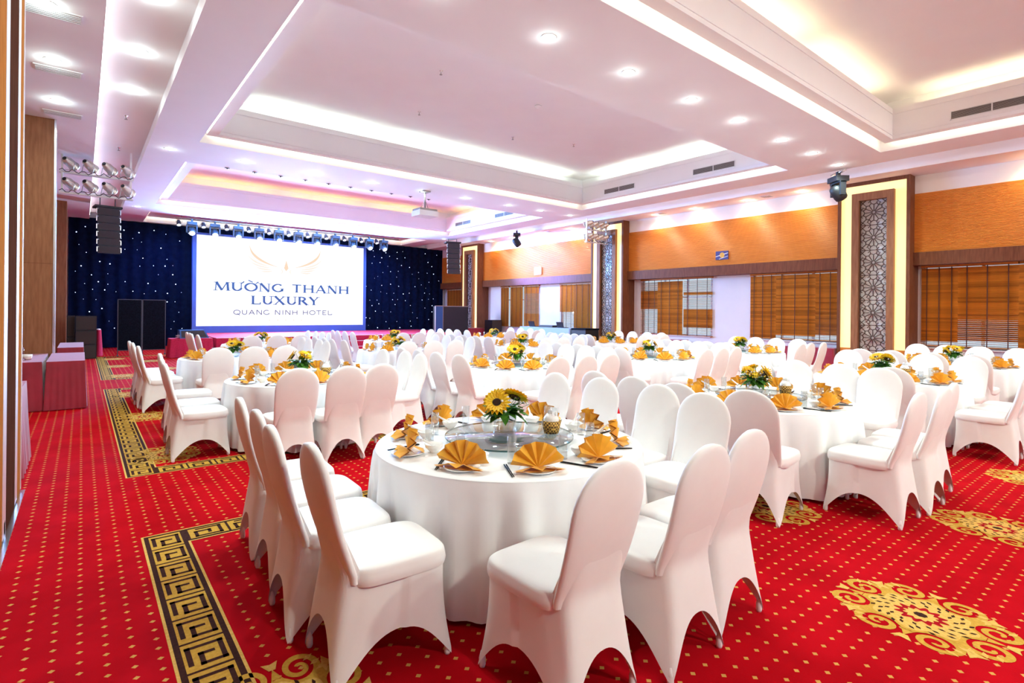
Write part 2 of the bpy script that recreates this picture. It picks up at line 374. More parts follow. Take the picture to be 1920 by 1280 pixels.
# blinds -------------------------------------------------------------
def blind(y0, y1, zb, tilt, label, single, openz=None):
    o = thing('wooden_blind', label, 'blind', (GX - .045, y0 - .03, 0), group='wooden blinds over the windows')
    zt = 2.779; Lh = y1 - y0 + .055
    obj('head_rail', MB().box(-.03, .03, .0, Lh, zt - .05, zt), o, m='blind')
    obj('bottom_rail', MB().box(-.025, .025, .0, Lh, zb, zb + .022), o, m='blind')
    n = int((zt - .06 - zb - .03) / .044); me = None; jb = MB()
    for i in range(n):
        z = zb + .045 + i * .044; tl = tilt
        if openz:
            for (oa, ob, ot) in openz:
                if oa <= z <= ob: tl = ot
        if single:
            if me is None: me = MB().box(-.025, .025, .005, Lh - .005, -.0016, .0016).mesh('slat', 'blind')
            obj('slat', me, o, (0, 0, z), (0, tl, 0))
        else:
            st = len(jb.v); jb.box(-.025, .025, .005, Lh - .005, -.0016, .0016)
            jb.xf(Matrix.Translation((0, 0, z)) @ Matrix.Rotation(tl, 4, 'Y'), st)
    if not single: tag(obj('slats', jb, o, m='blind'), kind='stuff')
    t = MB(); nt = 2 if Lh < .62 else 3
    for i in range(nt):
        y = Lh * (i + .5) / nt; t.box(-.031, -.029, y - .010, y + .010, zb, zt - .04)
    obj('ladder_tape', t, o, m='tape')
CL = 1.12
A_ = 'behind the near right front tables'
bl = [(3.36, 4.02, .84, CL, 'closed wooden blind beside the near lattice pillar, right of it', True, [(.8, .93, .3)]),
      (2.30, 3.32, .84, 1.0, 'wide wooden blind with open lowest slats near right picture edge', True, [(.8, 1.0, .25), (1.0, 1.5, .85)]),
      (1.78, 2.27, .84, CL, 'wooden blind cut off by the right picture edge', True, None),
      (11.80, 12.50, .80, .95, 'half open narrow wooden blind just right of the middle pillar', True, [(.8, 1.72, .25), (2.35, 2.75, .4)]),
      (10.78, 11.76, .80, CL, 'closed wooden blind between the two open ones, middle bay', True, None),
      (9.66, 10.70, .80, CL, 'wooden blind open above and below, left of the white wall section', True, [(.8, 1.08, .2), (1.72, 2.2, .2), (2.28, 2.75, .2)]),
      (7.60, 8.34, .84, CL, 'closed wooden blind right next to the white wall section', True, None),
      (6.50, 7.56, .84, CL, 'wide closed wooden blind, middle one left of the near pillar', True, [(.8, .93, .25)]),
      (5.72, 6.46, .84, 1.0, 'wooden blind directly left of the near lattice pillar', True, [(.8, 1.0, .25)]),
      (20.40, 20.98, .84, CL, 'closed wooden blind just right of the far pillar', False, None),
      (19.35, 20.22, .84, CL, 'second reddish wooden blind from the far pillar', False, None),
      (18.2, 19.2, .84, .95, 'slightly open reddish blind left of the lilac wall section', False, [(1.5, 2.4, .7)]),
      (16.0, 16.8, .84, .95, 'reddish blind with open lower half above the control desk', False, [(.8, 1.55, .25)]),
      (15.0, 15.95, .84, CL, 'closed reddish blind directly left of the middle pillar', False, None),
      (25.1, 25.95, .84, 1.0, 'small dark blind beside the stage curtain', False, None),
      (24.25, 25.05, .84, 1.0, 'small dark blind left of the far pillar', False, None)]
for y0, y1, zb, tl, lb, sg, oz in bl: blind(y0, y1, zb, tl, lb, sg, oz)

# pillars ------------------------------------------------------------
def lattice_mesh():
    s = MB(); W, Hc, n = .58, .63, 7; t = .018; cy = .0
    def b(p, q, wd=.014): s.bar((0, p[0], p[1]), (0, q[0], q[1]), wd * 1.3, t, up=(1, 0, 0))
    for k in range(n):
        cz = Hc * (k + .5); pol = lambda r, a: (r * math.cos(a), cz + r * math.sin(a))
        for i in range(12):
            a0 = PI / 6 * i; a1 = PI / 6 * (i + 1); am = (a0 + a1) / 2
            b(pol(.042, a0), pol(.042, a1), .012)
            b(pol(.045, a0), pol(.20, a0)); b(pol(.20, a0), pol(.235, am)); b(pol(.235, am), pol(.20, a1))
            b(pol(.235, am), pol(.285, am), .012)
            if i % 3 in (1,): b(pol(.20, a0), pol(.29, a0), .012)
        for sy in (-1, 1):
            for sz in (-1, 1):
                b((sy * .29, cz + sz * .20), (sy * .17, cz + sz * .315), .012); b((sy * .20, cz + sz * .20), (sy * .29, cz + sz * .30), .012)
                b((sy * .12, cz + sz * .25), (sy * .06, cz + sz * .315), .012); b((sy * .24, cz + sz * .12), (sy * .29, cz + sz * .08), .012)
        b((-.29, cz - Hc / 2), (.29, cz - Hc / 2), .014)
    b((-.29, 0), (-.29, n * Hc), .02); b((.29, 0), (.29, n * Hc), .02)
    return s.mesh('lattice', mat('lattice_wood', (.07, .03, .018), .6))
LAT = lattice_mesh()
PX = 15.45
for k, (py, ph, lab) in enumerate([(4.12, 1.58, 'near'), (12.86, 1.58, 'middle'), (22.1, 1.5, 'far')]):
    o = thing('pillar', lab + ' dark wood pillar with glowing yellow panel and star lattice screen', None, (PX, py, 0), kind='structure')
    w_ = ph
    b = MB(); b.box(.12, 1.0, 0, w_, 0, 4.95); b.box(0, .12, 0, .075, 0, 4.95); b.box(0, .12, w_ - .075, w_, 0, 4.95); b.box(0, .12, .075, w_ - .075, 4.86, 4.95); b.box(.02, .12, .075, w_ - .075, 0, .05)
    obj('pillar_body', b, o, m='wood_dark')
    f = MB(); c0, c1 = .31, w_ - .35
    b0, b1 = .46, w_ - .51
    f.box(-.07, .12, c0, b0, 0, 4.65); f.box(-.07, .12, b1, c1, 0, 4.65); f.box(-.07, .12, b0, b1, 4.46, 4.65)
    obj('inner_frame', f, o, m='wood_mid')
    g = MB(); g.box(.04, .11, .075, c0, .72, 4.86); g.box(.04, .11, c1, w_ - .075, .72, 4.86); g.box(.04, .11, c0, c1, 4.65, 4.86)
    obj('light_panel', g, o, m='yellow_onyx')
    g = MB(); g.box(.03, .11, .075, c0, .05, .72); g.box(.03, .11, c1, w_ - .075, .05, .72); obj('base_panel', g, o, m='wood_orange')
    obj('backing_panel', MB().box(.09, .118, b0, b1, .05, 4.46), o, m='pale_back')
    obj('lattice_screen', LAT, o, (.03, (b0 + b1) / 2, .05), scale=(1, (b1 - b0) / .6, 1))

# left foreground sliding door frame + pillars -------------------------
o = thing('door_1', 'dark wood and mirror folding door with bright metal edges', None, (-.4, 4.2, 0), kind='structure')
d = MB(); d.box(-.12, -.002, .85, 1.49, 0, 4.95); obj('door_leaf', d, o, m='wood_door')
d = MB(); d.box(-.12, -.002, 0, .65, 0, 4.95); d.box(-.12, -.002, 1.67, 1.95, 0, 4.95); obj('door_stile', d, o, m='wood_stile')
d = MB(); d.box(-.04, .0, .65, .85, .03, 4.95); d.box(-.04, .0, 1.49, 1.67, .03, 4.95); d.box(-.03, .004, 1.95, 1.985, .03, 4.95); obj('edge_trim', d, o, m='brushed')
obj('floor_track', MB().box(-.05, .03, -1.2, 2.0, 0, .012), o, m='chrome')
obj('track_stop', MB().box(-.03, .0, .75, .83, .012, .12), o, m='white_metal')
d = MB(); d.box(-1.2, -.15, -1.5, 1.97, 0, 4.95); obj('door_pocket', d, o, m='wood_mid')
for (py, dep, lab) in ((12.73, 1.0, 'large brown veneer pillar behind the red tables on the left'), (22.3, .9, 'far brown pillar beside the star curtain on the left')):
    o = thing('veneer_pillar', lab, None, (0, py, 0), kind='structure')
    b = MB(); b.box(X0, -.405, 0, dep, 0, 4.95); obj('pillar_body', b, o, m='wood_mid')
    if py < 20:
        t = MB(); t.box(-.415, -.385, -.012, .03, 0, 4.95); t.box(-.41, -.39, .1, .14, 0, 4.95); obj('edge_trim', t, o, m='chrome')
        j = MB(); j.box(X0, -.42, -.004, .01, 2.35, 2.356); obj('panel_joint', j, o, m='wood_dark')

# ================================================================== CARPET INLAYS (flat woven pattern)
def flat(mb, pts, z): mb.add([(p[0], p[1], z) for p in pts], [tuple(range(len(pts)))])
def ribbon(mb, pts, wd, z):
    n = len(pts); Lp = []; Rp = []
    for i in range(n):
        a = Vector(pts[max(i - 1, 0)]); b = Vector(pts[min(i + 1, n - 1)]); t = (b - a).normalized(); nn = Vector((-t.y, t.x))
        w_ = wd(i / (n - 1)) if callable(wd) else wd
        Lp.append(Vector(pts[i]) + nn * w_ / 2); Rp.append(Vector(pts[i]) - nn * w_ / 2)
    vs = [(p.x, p.y, z) for p in Lp] + [(p.x, p.y, z) for p in Rp]
    mb.add(vs, [(i, n + i, n + i + 1, i + 1) for i in range(n - 1)])
def upfix(mb):
    nf = []
    for f in mb.f:
        a = sum(mb.v[f[i]][0] * mb.v[f[(i + 1) % len(f)]][1] - mb.v[f[(i + 1) % len(f)]][0] * mb.v[f[i]][1] for i in range(len(f)))
        nf.append(f if a > 0 else tuple(reversed(f)))
    mb.f = nf; return mb
RUGS = [(-2.4, 4.46), (6.10, 12.96), (14.6, 21.45)]
RX0, RX1 = .325, 14.66
KEY = [(.16, .26), (.16, .80), (.84, .80), (.84, .20), (.40, .20), (.40, .53), (.62, .53)]
for (ya, yb) in RUGS:
    dk = MB(); gd = MB(); ln = MB(); st = MB(); BW = .262
    def rect(mb, x0, x1, y0, y1, z): flat(mb, [(x0, y0), (x1, y0), (x1, y1), (x0, y1)], z)
    def frame(mb, i0, i1, z):
        rect(mb, RX0 + i0, RX1 - i0, ya + i0, ya + i1, z); rect(mb, RX0 + i0, RX1 - i0, yb - i1, yb - i0, z)
        rect(mb, RX0 + i0, RX0 + i1, ya + i1, yb - i1, z); rect(mb, RX1 - i1, RX1 - i0, ya + i1, yb - i1, z)
    frame(dk, 0, BW, .0008); frame(ln, 0, .014, .0014); frame(ln, BW - .014, BW, .0014)
    def cell(x, y, w_, h_, horiz):
        m_ = .008
        rect(gd, x + m_, x + w_ - m_, y + m_, y + h_ - m_, .0014)
        tr = (lambda u, v: (x + u * w_, y + v * h_)) if not horiz else (lambda u, v: (x + v * w_, y + (1 - u) * h_))
        pts = [tr(*p) for p in KEY]
        for p, q in zip(pts, pts[1:]):
            p = Vector(p); q = Vector(q); t = (q - p).normalized() * .013
            ribbon(st, [tuple(p - t), tuple(q + t)], .022, .002)
    n = int(round((yb - ya - .06) / .253)); h_ = (yb - ya - .06) / n
    for i in range(n):
        for x in (RX0 + .032, RX1 - BW + .032): cell(x, ya + .03 + i * h_, BW - .064, h_, False)
    n = int(round((RX1 - RX0 - 2 * BW) / .253)); w_ = (RX1 - RX0 - 2 * BW) / n
    for i in range(n):
        for y in (ya + .032, yb - BW + .032): cell(RX0 + BW + i * w_, y, w_, BW - .064, True)
    obj('border_ground', upfix(dk), floor, m='brown_c'); obj('border_line', upfix(ln), floor, m='gold_l')
    tag(obj('border_cells', upfix(gd), floor, m='gold_c'), kind='stuff'); tag(obj('border_keys', upfix(st), floor, m='brown_c'), kind='stuff')
def medallion():
    g = MB(); l = MB(); b = MB(); r = MB()
    pol = lambda rad, a: (rad * math.cos(a), rad * math.sin(a))
    N_ = 96
    contour = lambda base, amp, k, ph=0: [pol(base * (1 + amp * math.cos(k * 2 * PI * i / N_ + ph)), 2 * PI * i / N_) for i in range(N_)]
    def ring(mb, pts, z): mb.add([(0, 0, z)] + [(p[0], p[1], z) for p in pts], [(0, i + 1, (i + 1) % len(pts) + 1) for i in range(len(pts))])
    # scroll lobes
    for k in range(8):
        a = PI / 4 * k + PI / 8
        sgn = 1 if k % 2 else -1
        cx, cy = pol(.315, a); pts = []
        for i in range(48):
            t = i / 47; th_ = a + PI + sgn * (-.9 + t * 3.6 * PI); rr = .118 * (1 - .88 * t)
            pts.append((cx + rr * math.cos(th_), cy + rr * math.sin(th_)))
        ribbon(g, pts, lambda t: .044 - .024 * t, .0014 + .0001 * (k % 2))
        for q_ in range(3):
            aa = a - sgn * (.30 - .12 * q_); p_ = Vector(pol(.30 + .03 * q_, aa)); e_ = Vector(pol(.355 + .03 * q_, aa - sgn * .10)); n_ = Vector((-(e_ - p_).y, (e_ - p_).x)).normalized() * .014
            flat(l, [tuple(p_), tuple((p_ + e_) / 2 + n_), tuple(e_), tuple((p_ + e_) / 2 - n_)], .0021)
        b0 = PI / 4 * k
        flat(l, [pol(.34, b0 - .05), pol(.40, b0 - .11), pol(.385, b0), pol(.40, b0 + .11), pol(.34, b0 + .05)], .0020)
        flat(g, [pol(.27, b0 - .10), pol(.345, b0), pol(.27, b0 + .10)], .0019)
    ring(g, contour(.245, .09, 8), .0023); ring(l, contour(.222, .09, 8), .0026)
    for k in range(16):
        a = 2 * PI * k / 16
        for j, (rad, ln_) in enumerate(((.135, .03), (.168, .034), (.2, .03))):
            aa = a + (.07 if j % 2 else -.05); p = Vector(pol(rad, aa)); q = Vector(pol(rad + ln_, aa + .14))
            t = (q - p).normalized(); nn = Vector((-t.y, t.x)) * .010
            flat(b, [tuple(p), tuple((p + q) / 2 + nn), tuple(q), tuple((p + q) / 2 - nn)], .0029)
    ring(r, contour(.105, .16, 12), .0029); ring(l, contour(.070, .12, 12, 1), .0032); ring(b, contour(.03, .05, 8), .0035)
    return [(upfix(g).mesh('medallion_scrolls', 'gold_c')), (upfix(l).mesh('medallion_leaves', 'gold_l')), (upfix(b).mesh('medallion_veins', 'brown_c')), (upfix(r).mesh('medallion_rosette', 'red_c'))]
MED = medallion()
for ri, (ya, yb) in enumerate(RUGS):
    offs = {0: .86 - 1.28 * 3, 1: 6.86, 2: 15.3}[ri]
    for j in range(7):
        y = offs + 1.28 * j
        if y < ya + .55 or y > yb - .5: continue
        par = (j + (1 if ri == 0 else 0)) % 2
        for k in range(9):
            x = .72 + 1.865 * k + (0 if par == 0 else .93)
            if ri == 0: x = .66 + 1.865 * k + (0 if par == 1 else .935)
            if x > RX1 - .6: continue
            if ri == 2 and k > 3: continue
            for me in MED: obj(me.name.split('.')[0], me, floor, (x, y, 0), scale=(.80, 1.0, 1))

# ================================================================== STAGE END
st = thing('stage', 'low red carpeted stage with steps below the big screen', None, (0, 0, 0), kind='structure')
SH = .585
b = MB(); front = [(3.5, 20.15), (12.0, 20.15)]
n = 14
arc = [(12.0 + 1.6 * math.sin(PI / 2 * i / n), 21.75 - 1.6 * math.cos(PI / 2 * i / n)) for i in range(n + 1)]
pts = [(3.5, 24.9), (3.5, 20.15)] + arc + [(13.6, 24.9)]
vs = [(x, y, 0) for x, y in pts] + [(x, y, SH) for x, y in pts]; k = len(pts)
b.add(vs, [tuple(range(k, 2 * k))] + [(i, (i + 1) % k, k + (i + 1) % k, k + i) for i in range(k)])
obj('platform', b, st, m='stage_red')
for i, z in enumerate((.195, .39)): obj('step', MB().box(5.2, 9.6, 19.55 + .3 * i, 20.15, 0, z), st, m='stage_red')
s = MB(); s.box(5.2, 9.6, 19.54, 19.57, .188, .198); s.box(5.2, 9.6, 19.84, 19.87, .383, .393); s.box(3.5, 12.0, 20.14, 20.17, .577, .588); obj('step_nosing', s, st, m='white_metal')

cur = thing('star_curtain', 'navy velvet backdrop curtain dotted with tiny star lights', 'curtain', (-.42, 26.1, 0))
Wc = 16.25
c = MB().grid(lambda u, v: (u * Wc, .035 * math.sin(u * Wc * 2 * PI / .42), .02 + v * 4.97), 480, 3)
obj('velvet', c, cur, m='curtain')
s = MB(); rs = random.Random(3)
grid_ = [(x_ * .43 + (.2 if z_ % 2 else 0), .35 + z_ * .36) for x_ in range(38) for z_ in range(13)]
for gx_, gz_ in grid_:
    x = gx_ + rs.uniform(-.13, .13); z = gz_ + rs.uniform(-.11, .11)
    if x < .1 or x > Wc - .2 or (3.7 < x < 11.2 and z < 4.5) or rs.random() < .3: continue
    r = rs.choice((.010, .013, .017, .022)); y = .035 * math.sin(x * 2 * PI / .42) - .03
    st_ = len(s.v)
    s.add([(x + r, y, z), (x, y, z + r), (x - r, y, z), (x, y, z - r), (x, y - r, z), (x, y + r, z)], [(0, 1, 4), (1, 2, 4), (2, 3, 4), (3, 0, 4), (1, 0, 5), (2, 1, 5), (3, 2, 5), (0, 3, 5)])
tag(obj('star_lights', s, cur, m='star'), kind='stuff')

# LED screen with lettering ------------------------------------------
scr = thing('led_screen', 'huge white LED screen showing the hotel name and winged logo', 'screen', (0, 24.6, 0))
obj('panel', MB().box(3.54, 10.51, 0, .1, .86, 4.515), scr, m='screen')
f = MB(); f.box(3.40, 3.54, -.03, .2, .585, 4.6); f.box(10.51, 10.64, -.03, .2, .585, 4.6); f.box(3.54, 10.51, -.03, .2, 4.515, 4.6); f.box(3.54, 10.51, -.03, .2, .585, .86)
obj('screen_frame', f, scr, m='frame_blue')
def S(x0, y0, x1, y1, w_): return ('l', x0, y0, x1, y1, w_)
def A(cx, cy, rx, ry, a0, a1): return ('a', cx, cy, rx, ry, a0, a1)
tk, th = .25, .11
GL = {'M': (1.25, [S(.16, 0, .22, 1, th), S(.22, 1, .62, .05, tk), S(.62, .05, 1.0, 1, th), S(1.02, 1, 1.08, 0, tk)], [(.16, 0), (1.08, 0), (.2, 1), (1.04, 1)]),
      'U': (1.0, [S(.2, 1, .2, .33, tk), A(.5, .36, .3, .34, 180, 360), S(.8, 1, .8, .33, th)], [(.2, 1), (.8, 1)]),
      'O': (1.1, [A(.55, .5, .44, .48, 0, 360)], []),
      'N': (1.05, [S(.18, 0, .18, 1, th), S(.2, 1, .85, 0, tk), S(.85, 0, .85, 1, th)], [(.18, 0), (.18, 1), (.85, 1)]),
      'G': (1.08, [A(.54, .5, .43, .48, 50, 330), S(.88, .38, .88, .1, tk)], [(.86, .4)]),
      'T': (.95, [S(.47, 0, .47, 1, tk), S(.08, .96, .86, .96, th)], [(.47, 0)]),
      'H': (1.1, [S(.2, 0, .2, 1, tk), S(.88, 0, .88, 1, tk), S(.2, .5, .88, .5, th)], [(.2, 0), (.88, 0), (.2, 1), (.88, 1)]),
      'A': (1.05, [S(.12, 0, .52, 1, th), S(.5, 1, .9, 0, tk), S(.26, .34, .78, .34, th)], [(.12, 0), (.9, 0)]),
      'L': (.9, [S(.2, 0, .2, 1, tk), S(.2, .04, .8, .04, th), S(.79, .0, .79, .25, th)], [(.2, 0), (.2, 1)]),
      'X': (1.05, [S(.12, 1, .88, 0, tk), S(.12, 0, .88, 1, th)], [(.12, 1), (.88, 0), (.12, 0), (.88, 1)]),
      'R': (1.0, [S(.2, 0, .2, 1, tk), A(.42, .73, .27, .24, -90, 90), S(.2, .96, .42, .96, th), S(.2, .5, .42, .5, th), S(.45, .5, .88, 0, tk)], [(.2, 0), (.2, 1), (.9, 0)]),
      'Y': (1.0, [S(.12, 1, .5, .48, tk), S(.88, 1, .5, .48, th), S(.5, .5, .5, 0, tk)], [(.12, 1), (.88, 1), (.5, 0)]),
      'Q': (1.1, [A(.55, .5, .44, .48, 0, 360), S(.6, .22, .95, -.1, th)], []),
      'I': (.5, [S(.25, 0, .25, 1, tk)], [(.25, 0), (.25, 1)]),
      'E': (.9, [S(.2, 0, .2, 1, tk), S(.2, .96, .78, .96, th), S(.2, .5, .66, .5, th), S(.2, .04, .78, .04, th)], [(.2, 0), (.2, 1)]), ' ': (.55, [], [])}
def write(mb, text, x0, x1, z0, h, serif=True, wmul=1.0, thin=None, marks=()):
    wid = sum(GL[c_][0] for c_ in text); sx = (x1 - x0) / wid; cx = x0; pos = []
    y = -.006
    def line(px, pz, qx, qz, wd):
        d_ = math.hypot(qx - px, qz - pz) or 1; nx, nz = -(qz - pz) / d_ * wd / 2, (qx - px) / d_ * wd / 2
        mb.add([(px + nx, y, pz + nz), (px - nx, y, pz - nz), (qx - nx, y, qz - nz), (qx + nx, y, qz + nz)], [(0, 1, 2, 3)])
    for c_ in text:
        w_, strokes, ser = GL[c_]; pos.append(cx)
        for g_ in strokes:
            if g_[0] == 'l':
                wd = (thin or g_[5] * wmul) * h
                line(cx + g_[1] * sx, z0 + g_[2] * h, cx + g_[3] * sx, z0 + g_[4] * h, wd)
            else:
                _, ax, az, rx, rz, a0, a1 = g_; n_ = max(8, int(abs(a1 - a0) / 12)); P_ = []
                for i in range(n_ + 1):
                    t = math.radians(a0 + (a1 - a0) * i / n_); wd = (thin or (th + (tk - th) * abs(math.cos(t))) * wmul) * h
                    ct, stt = math.cos(t), math.sin(t)
                    P_.append(((cx + ax * sx + (rx * sx + wd / 2) * ct, y, z0 + az * h + (rz * h + wd / 4) * stt), (cx + ax * sx + (rx * sx - wd / 2) * ct, y, z0 + az * h + (rz * h - wd * .75) * stt)))
                vs = [p for q in P_ for p in q]
                mb.add(vs, [(2 * i, 2 * i + 1, 2 * i + 3, 2 * i + 2) for i in range(n_)])
        if serif:
            for (px, pz) in ser: line(cx + (px - .17) * sx, z0 + (pz * .94 + .03) * h, cx + (px + .17) * sx, z0 + (pz * .94 + .03) * h, .06 * h)
        cx += w_ * sx
    for (idx, kind) in marks:
        w_ = GL[text[idx]][0] * sx; px = pos[idx]
        if kind == 'horn': line(px + w_ * .82, z0 + h * .92, px + w_ * 1.0, z0 + h * 1.12, .10 * h); line(px + w_ * .93, z0 + h * 1.1, px + w_ * 1.04, z0 + h * 1.1, .12 * h)
        if kind == 'grave': line(px + w_ * .3, z0 + h * 1.32, px + w_ * .62, z0 + h * 1.1, .12 * h)
t = MB(); write(t, 'MUONG THANH', 4.14, 9.84, 2.31, .35, marks=((1, 'horn'), (2, 'horn'), (2, 'grave'))); obj('lettering_name', t, scr, m='ink_blue')
t = MB(); write(t, 'LUXURY', 5.54, 8.42, 1.765, .36); obj('lettering_luxury', t, scr, m='ink_blue')
t = MB(); write(t, 'QUANG NINH HOTEL', 4.87, 9.03, 1.325, .2, serif=False, thin=.16); obj('lettering_hotel', t, scr, m='ink_grey')
wg = MB(); wl2 = MB()
def wing_stroke(mb, P_, wmax):
    n_ = 20; L_ = []
    for i in range(n_ + 1):
        t = i / n_; a = (1 - t) ** 2; b_ = 2 * t * (1 - t); c_ = t * t
        x = a * P_[0][0] + b_ * P_[1][0] + c_ * P_[2][0]; z = a * P_[0][1] + b_ * P_[1][1] + c_ * P_[2][1]
        dx = 2 * (1 - t) * (P_[1][0] - P_[0][0]) + 2 * t * (P_[2][0] - P_[1][0]); dz = 2 * (1 - t) * (P_[1][1] - P_[0][1]) + 2 * t * (P_[2][1] - P_[1][1])
        d_ = math.hypot(dx, dz); w_ = wmax * (.12 + .88 * math.sin(PI * t) ** 1.2) / 2
        L_.append(((x - dz / d_ * w_, -.006, z + dx / d_ * w_), (x + dz / d_ * w_, -.006, z - dx / d_ * w_)))
    mb.add([p for q in L_ for p in q], [(2 * i, 2 * i + 1, 2 * i + 3, 2 * i + 2) for i in range(n_)])
cx = 6.97
for sg in (-1, 1):
    wing_stroke(wg, [(cx + sg * 1.48, 4.25), (cx + sg * 1.45, 3.65), (cx + sg * .3, 3.38)], .11)
    for (x, z, c1, e) in ((1.6, 3.9, (1.35, 3.45), (.55, 3.40)), (1.5, 3.6, (1.15, 3.32), (.5, 3.34)), (1.3, 3.38, (1.0, 3.22), (.5, 3.28)), (1.1, 3.2, (.85, 3.14), (.5, 3.22))):
        wing_stroke(wl2, [(cx + sg * x, z), (cx + sg * c1[0], c1[1]), (cx + sg * e[0], e[1])], .07)
    wing_stroke(wl2, [(cx + sg * .3, 3.38), (cx + sg * .02, 3.2), (cx + sg * .3, 3.06)], .05)
wg.add([(cx - .1, -.006, 3.36), (cx, -.006, 3.22), (cx + .1, -.006, 3.36), (cx, -.006, 3.72)], [(0, 1, 2, 3)])
obj('wing_emblem', wg, scr, m='ink_gold'); obj('wing_feathers', wl2, scr, m='ink_gold2')
s = MB()
for i in range(5):
    x = 6.3 + .335 * i; pts = []
    for k in range(10): r = .055 if k % 2 == 0 else .024; a = PI / 2 + PI / 5 * k; pts.append((x + r * math.cos(a), -.006, 1.09 + r * math.sin(a)))
    s.add(pts, [tuple(range(10))])
obj('rating_stars', s, scr, m='ink_gold2')
lamp('screen_glow', 'AREA', (7.0, 24.35, 2.7), 260, (.5, .65, 1.0), scr, (7.0, 10, 2.7), 3.0).location = (7.0, -.25, 2.7)

# moving heads --------------------------------------------------------
def moving_head_meshes(body, lens):
    m = {}
    b = MB(); b.box(-.15, .15, -.12, .12, -.1, 0); b.box(-.03, .03, -.03, .03, 0, .1); m['base'] = b.mesh('base', body)
    y = MB(); y.box(-.17, -.125, -.05, .05, -.36, -.1); y.box(.125, .17, -.05, .05, -.36, -.1); y.box(-.17, .17, -.06, .06, -.13, -.095); m['yoke'] = y.mesh('yoke', body)
    h = MB().lathe([(0, -.16), (.06, -.155), (.1, -.12), (.115, -.05), (.115, .07), (.105, .13), (.085, .15)], 18, (0, 0, 0), 'z'); m['head'] = h.mesh('head', body)
    l = MB().lathe([(.086, .148), (.075, .158), (0, .165)], 18, (0, 0, 0), 'z'); m['lens'] = l.mesh('lens', lens)
    return m
M['mh_blue'] = mat('stage_fixture_grey', (.05, .06, .09), .35, .3)
MHA = moving_head_meshes('mh_blue', 'beam_lens'); MHB = moving_head_meshes('black', mat('dark_lens', (.05, .05, .06), .1))
def moving_head(loc, meshes, tilt, rz, label, group=None, sc_=1.0, drop=0):
    o = thing('moving_head_light', label, 'stage light', loc, rz, group); o.scale = (sc_,) * 3
    obj('base', meshes['base'], o); obj('yoke', meshes['yoke'], o)
    h = obj('head', meshes['head'], o, (0, 0, -.3), (tilt, 0, 0)); obj('lens', meshes['lens'], h)
    if drop:
        c = MB(); c.tube([(-.05, 0, .1), (-.05, 0, drop)], .012, 6); c.tube([(.05, 0, .1), (.05, 0, drop)], .012, 6); c.tube([(-.22, 0, .08), (.22, 0, .08)], .02, 8); obj('clamp', c, o, m='chrome')
    return o
bar = thing('lighting_bar', 'silver lighting pipe hung over the front of the screen', 'lighting bar', (0, 23.7, 0))
s = MB(); s.tube([(2.7, 0, 4.97), (11.9, 0, 4.97)], .025, 8)
for x in (2.9, 5.2, 7.4, 9.6, 11.7): s.tube([(x, 0, 4.97), (x, 0, 5.2)], .012, 6)
obj('pipe', s, bar, m='chrome')
hx = [3.25, 4.03, 4.86, 5.64, 6.40, 7.20, 7.98, 8.80, 9.62, 10.40, 11.12]
for i, x in enumerate(hx):
    moving_head((x, 23.7, 4.86), MHA, PI * .72, .1 * (i - 5) / 5, 'moving head light over the screen, %s from left' % ORD[i], 'moving heads over the screen', 1.12)
def parcan(loc, rot, label, s_=1.0, group=None, body='silver', long=True):
    o = thing('par_can', label, 'stage light', loc, 0, group); o.rotation_euler = rot; o.scale = (s_,) * 3
    b = MB().lathe([(0, -.17), (.045, -.168), (.07, -.14), (.075, -.08), (.1, -.04), (.105, .16), (.115, .16), (.115, .19), (.098, .19), (.095, .12), (0, .12)], 18, axis='z'); obj('can', b, o, m=body)
    obj('rear_cap', MB().lathe([(0, -.176), (.042, -.176), (.042, -.165)], 14, axis='z'), o, m='black'); obj('gel', MB().lathe([(.094, .15), (0, .151)], 18, axis='z'), o, m='lens_red' if body == 'silver' else 'beam_lens')
    y = MB(); y.tube([(-.118, 0, 0), (-.125, .02, .0), (-.12, .2, 0), (.12, .2, 0), (.125, .02, 0), (.118, 0, 0)], .009, 6); obj('yoke', y, o, m='chrome')
    return o
for i in range(10):
    x = (hx[i] + hx[i + 1]) / 2
    parcan((x, 23.72, 4.80), (PI * .8, 0, 0), 'small stage spotlight between moving heads, %s from left' % ORD[i], .75, 'small spotlights over the screen', 'mh_blue')
parcan((2.82, 23.72, 4.80), (PI * .8, 0, 0), 'small stage spotlight at the left end of the lighting bar', .75, 'small spotlights over the screen', 'mh_blue')
for i in range(6):
    x = 3.4 + 1.5 * i
    lamp('stage_beam', 'SPOT', (x, 23.4, 4.55), P['stage'], (.07, .38, 1.0), bar, (x + 1.0, 12.0, 5.3), .2, 2.7, .9).location = (x, -.3, 4.55)

for x, tx in ((2.6, 2.6), (11.6, 11.7)):
    lamp('curtain_wash', 'SPOT', (x, 24.0, 4.7), 60, (.05, .2, 1.0), bar, (tx, 26.0, 2.4), .2, 1.9, 1.0).location = (x, .3, 4.7)
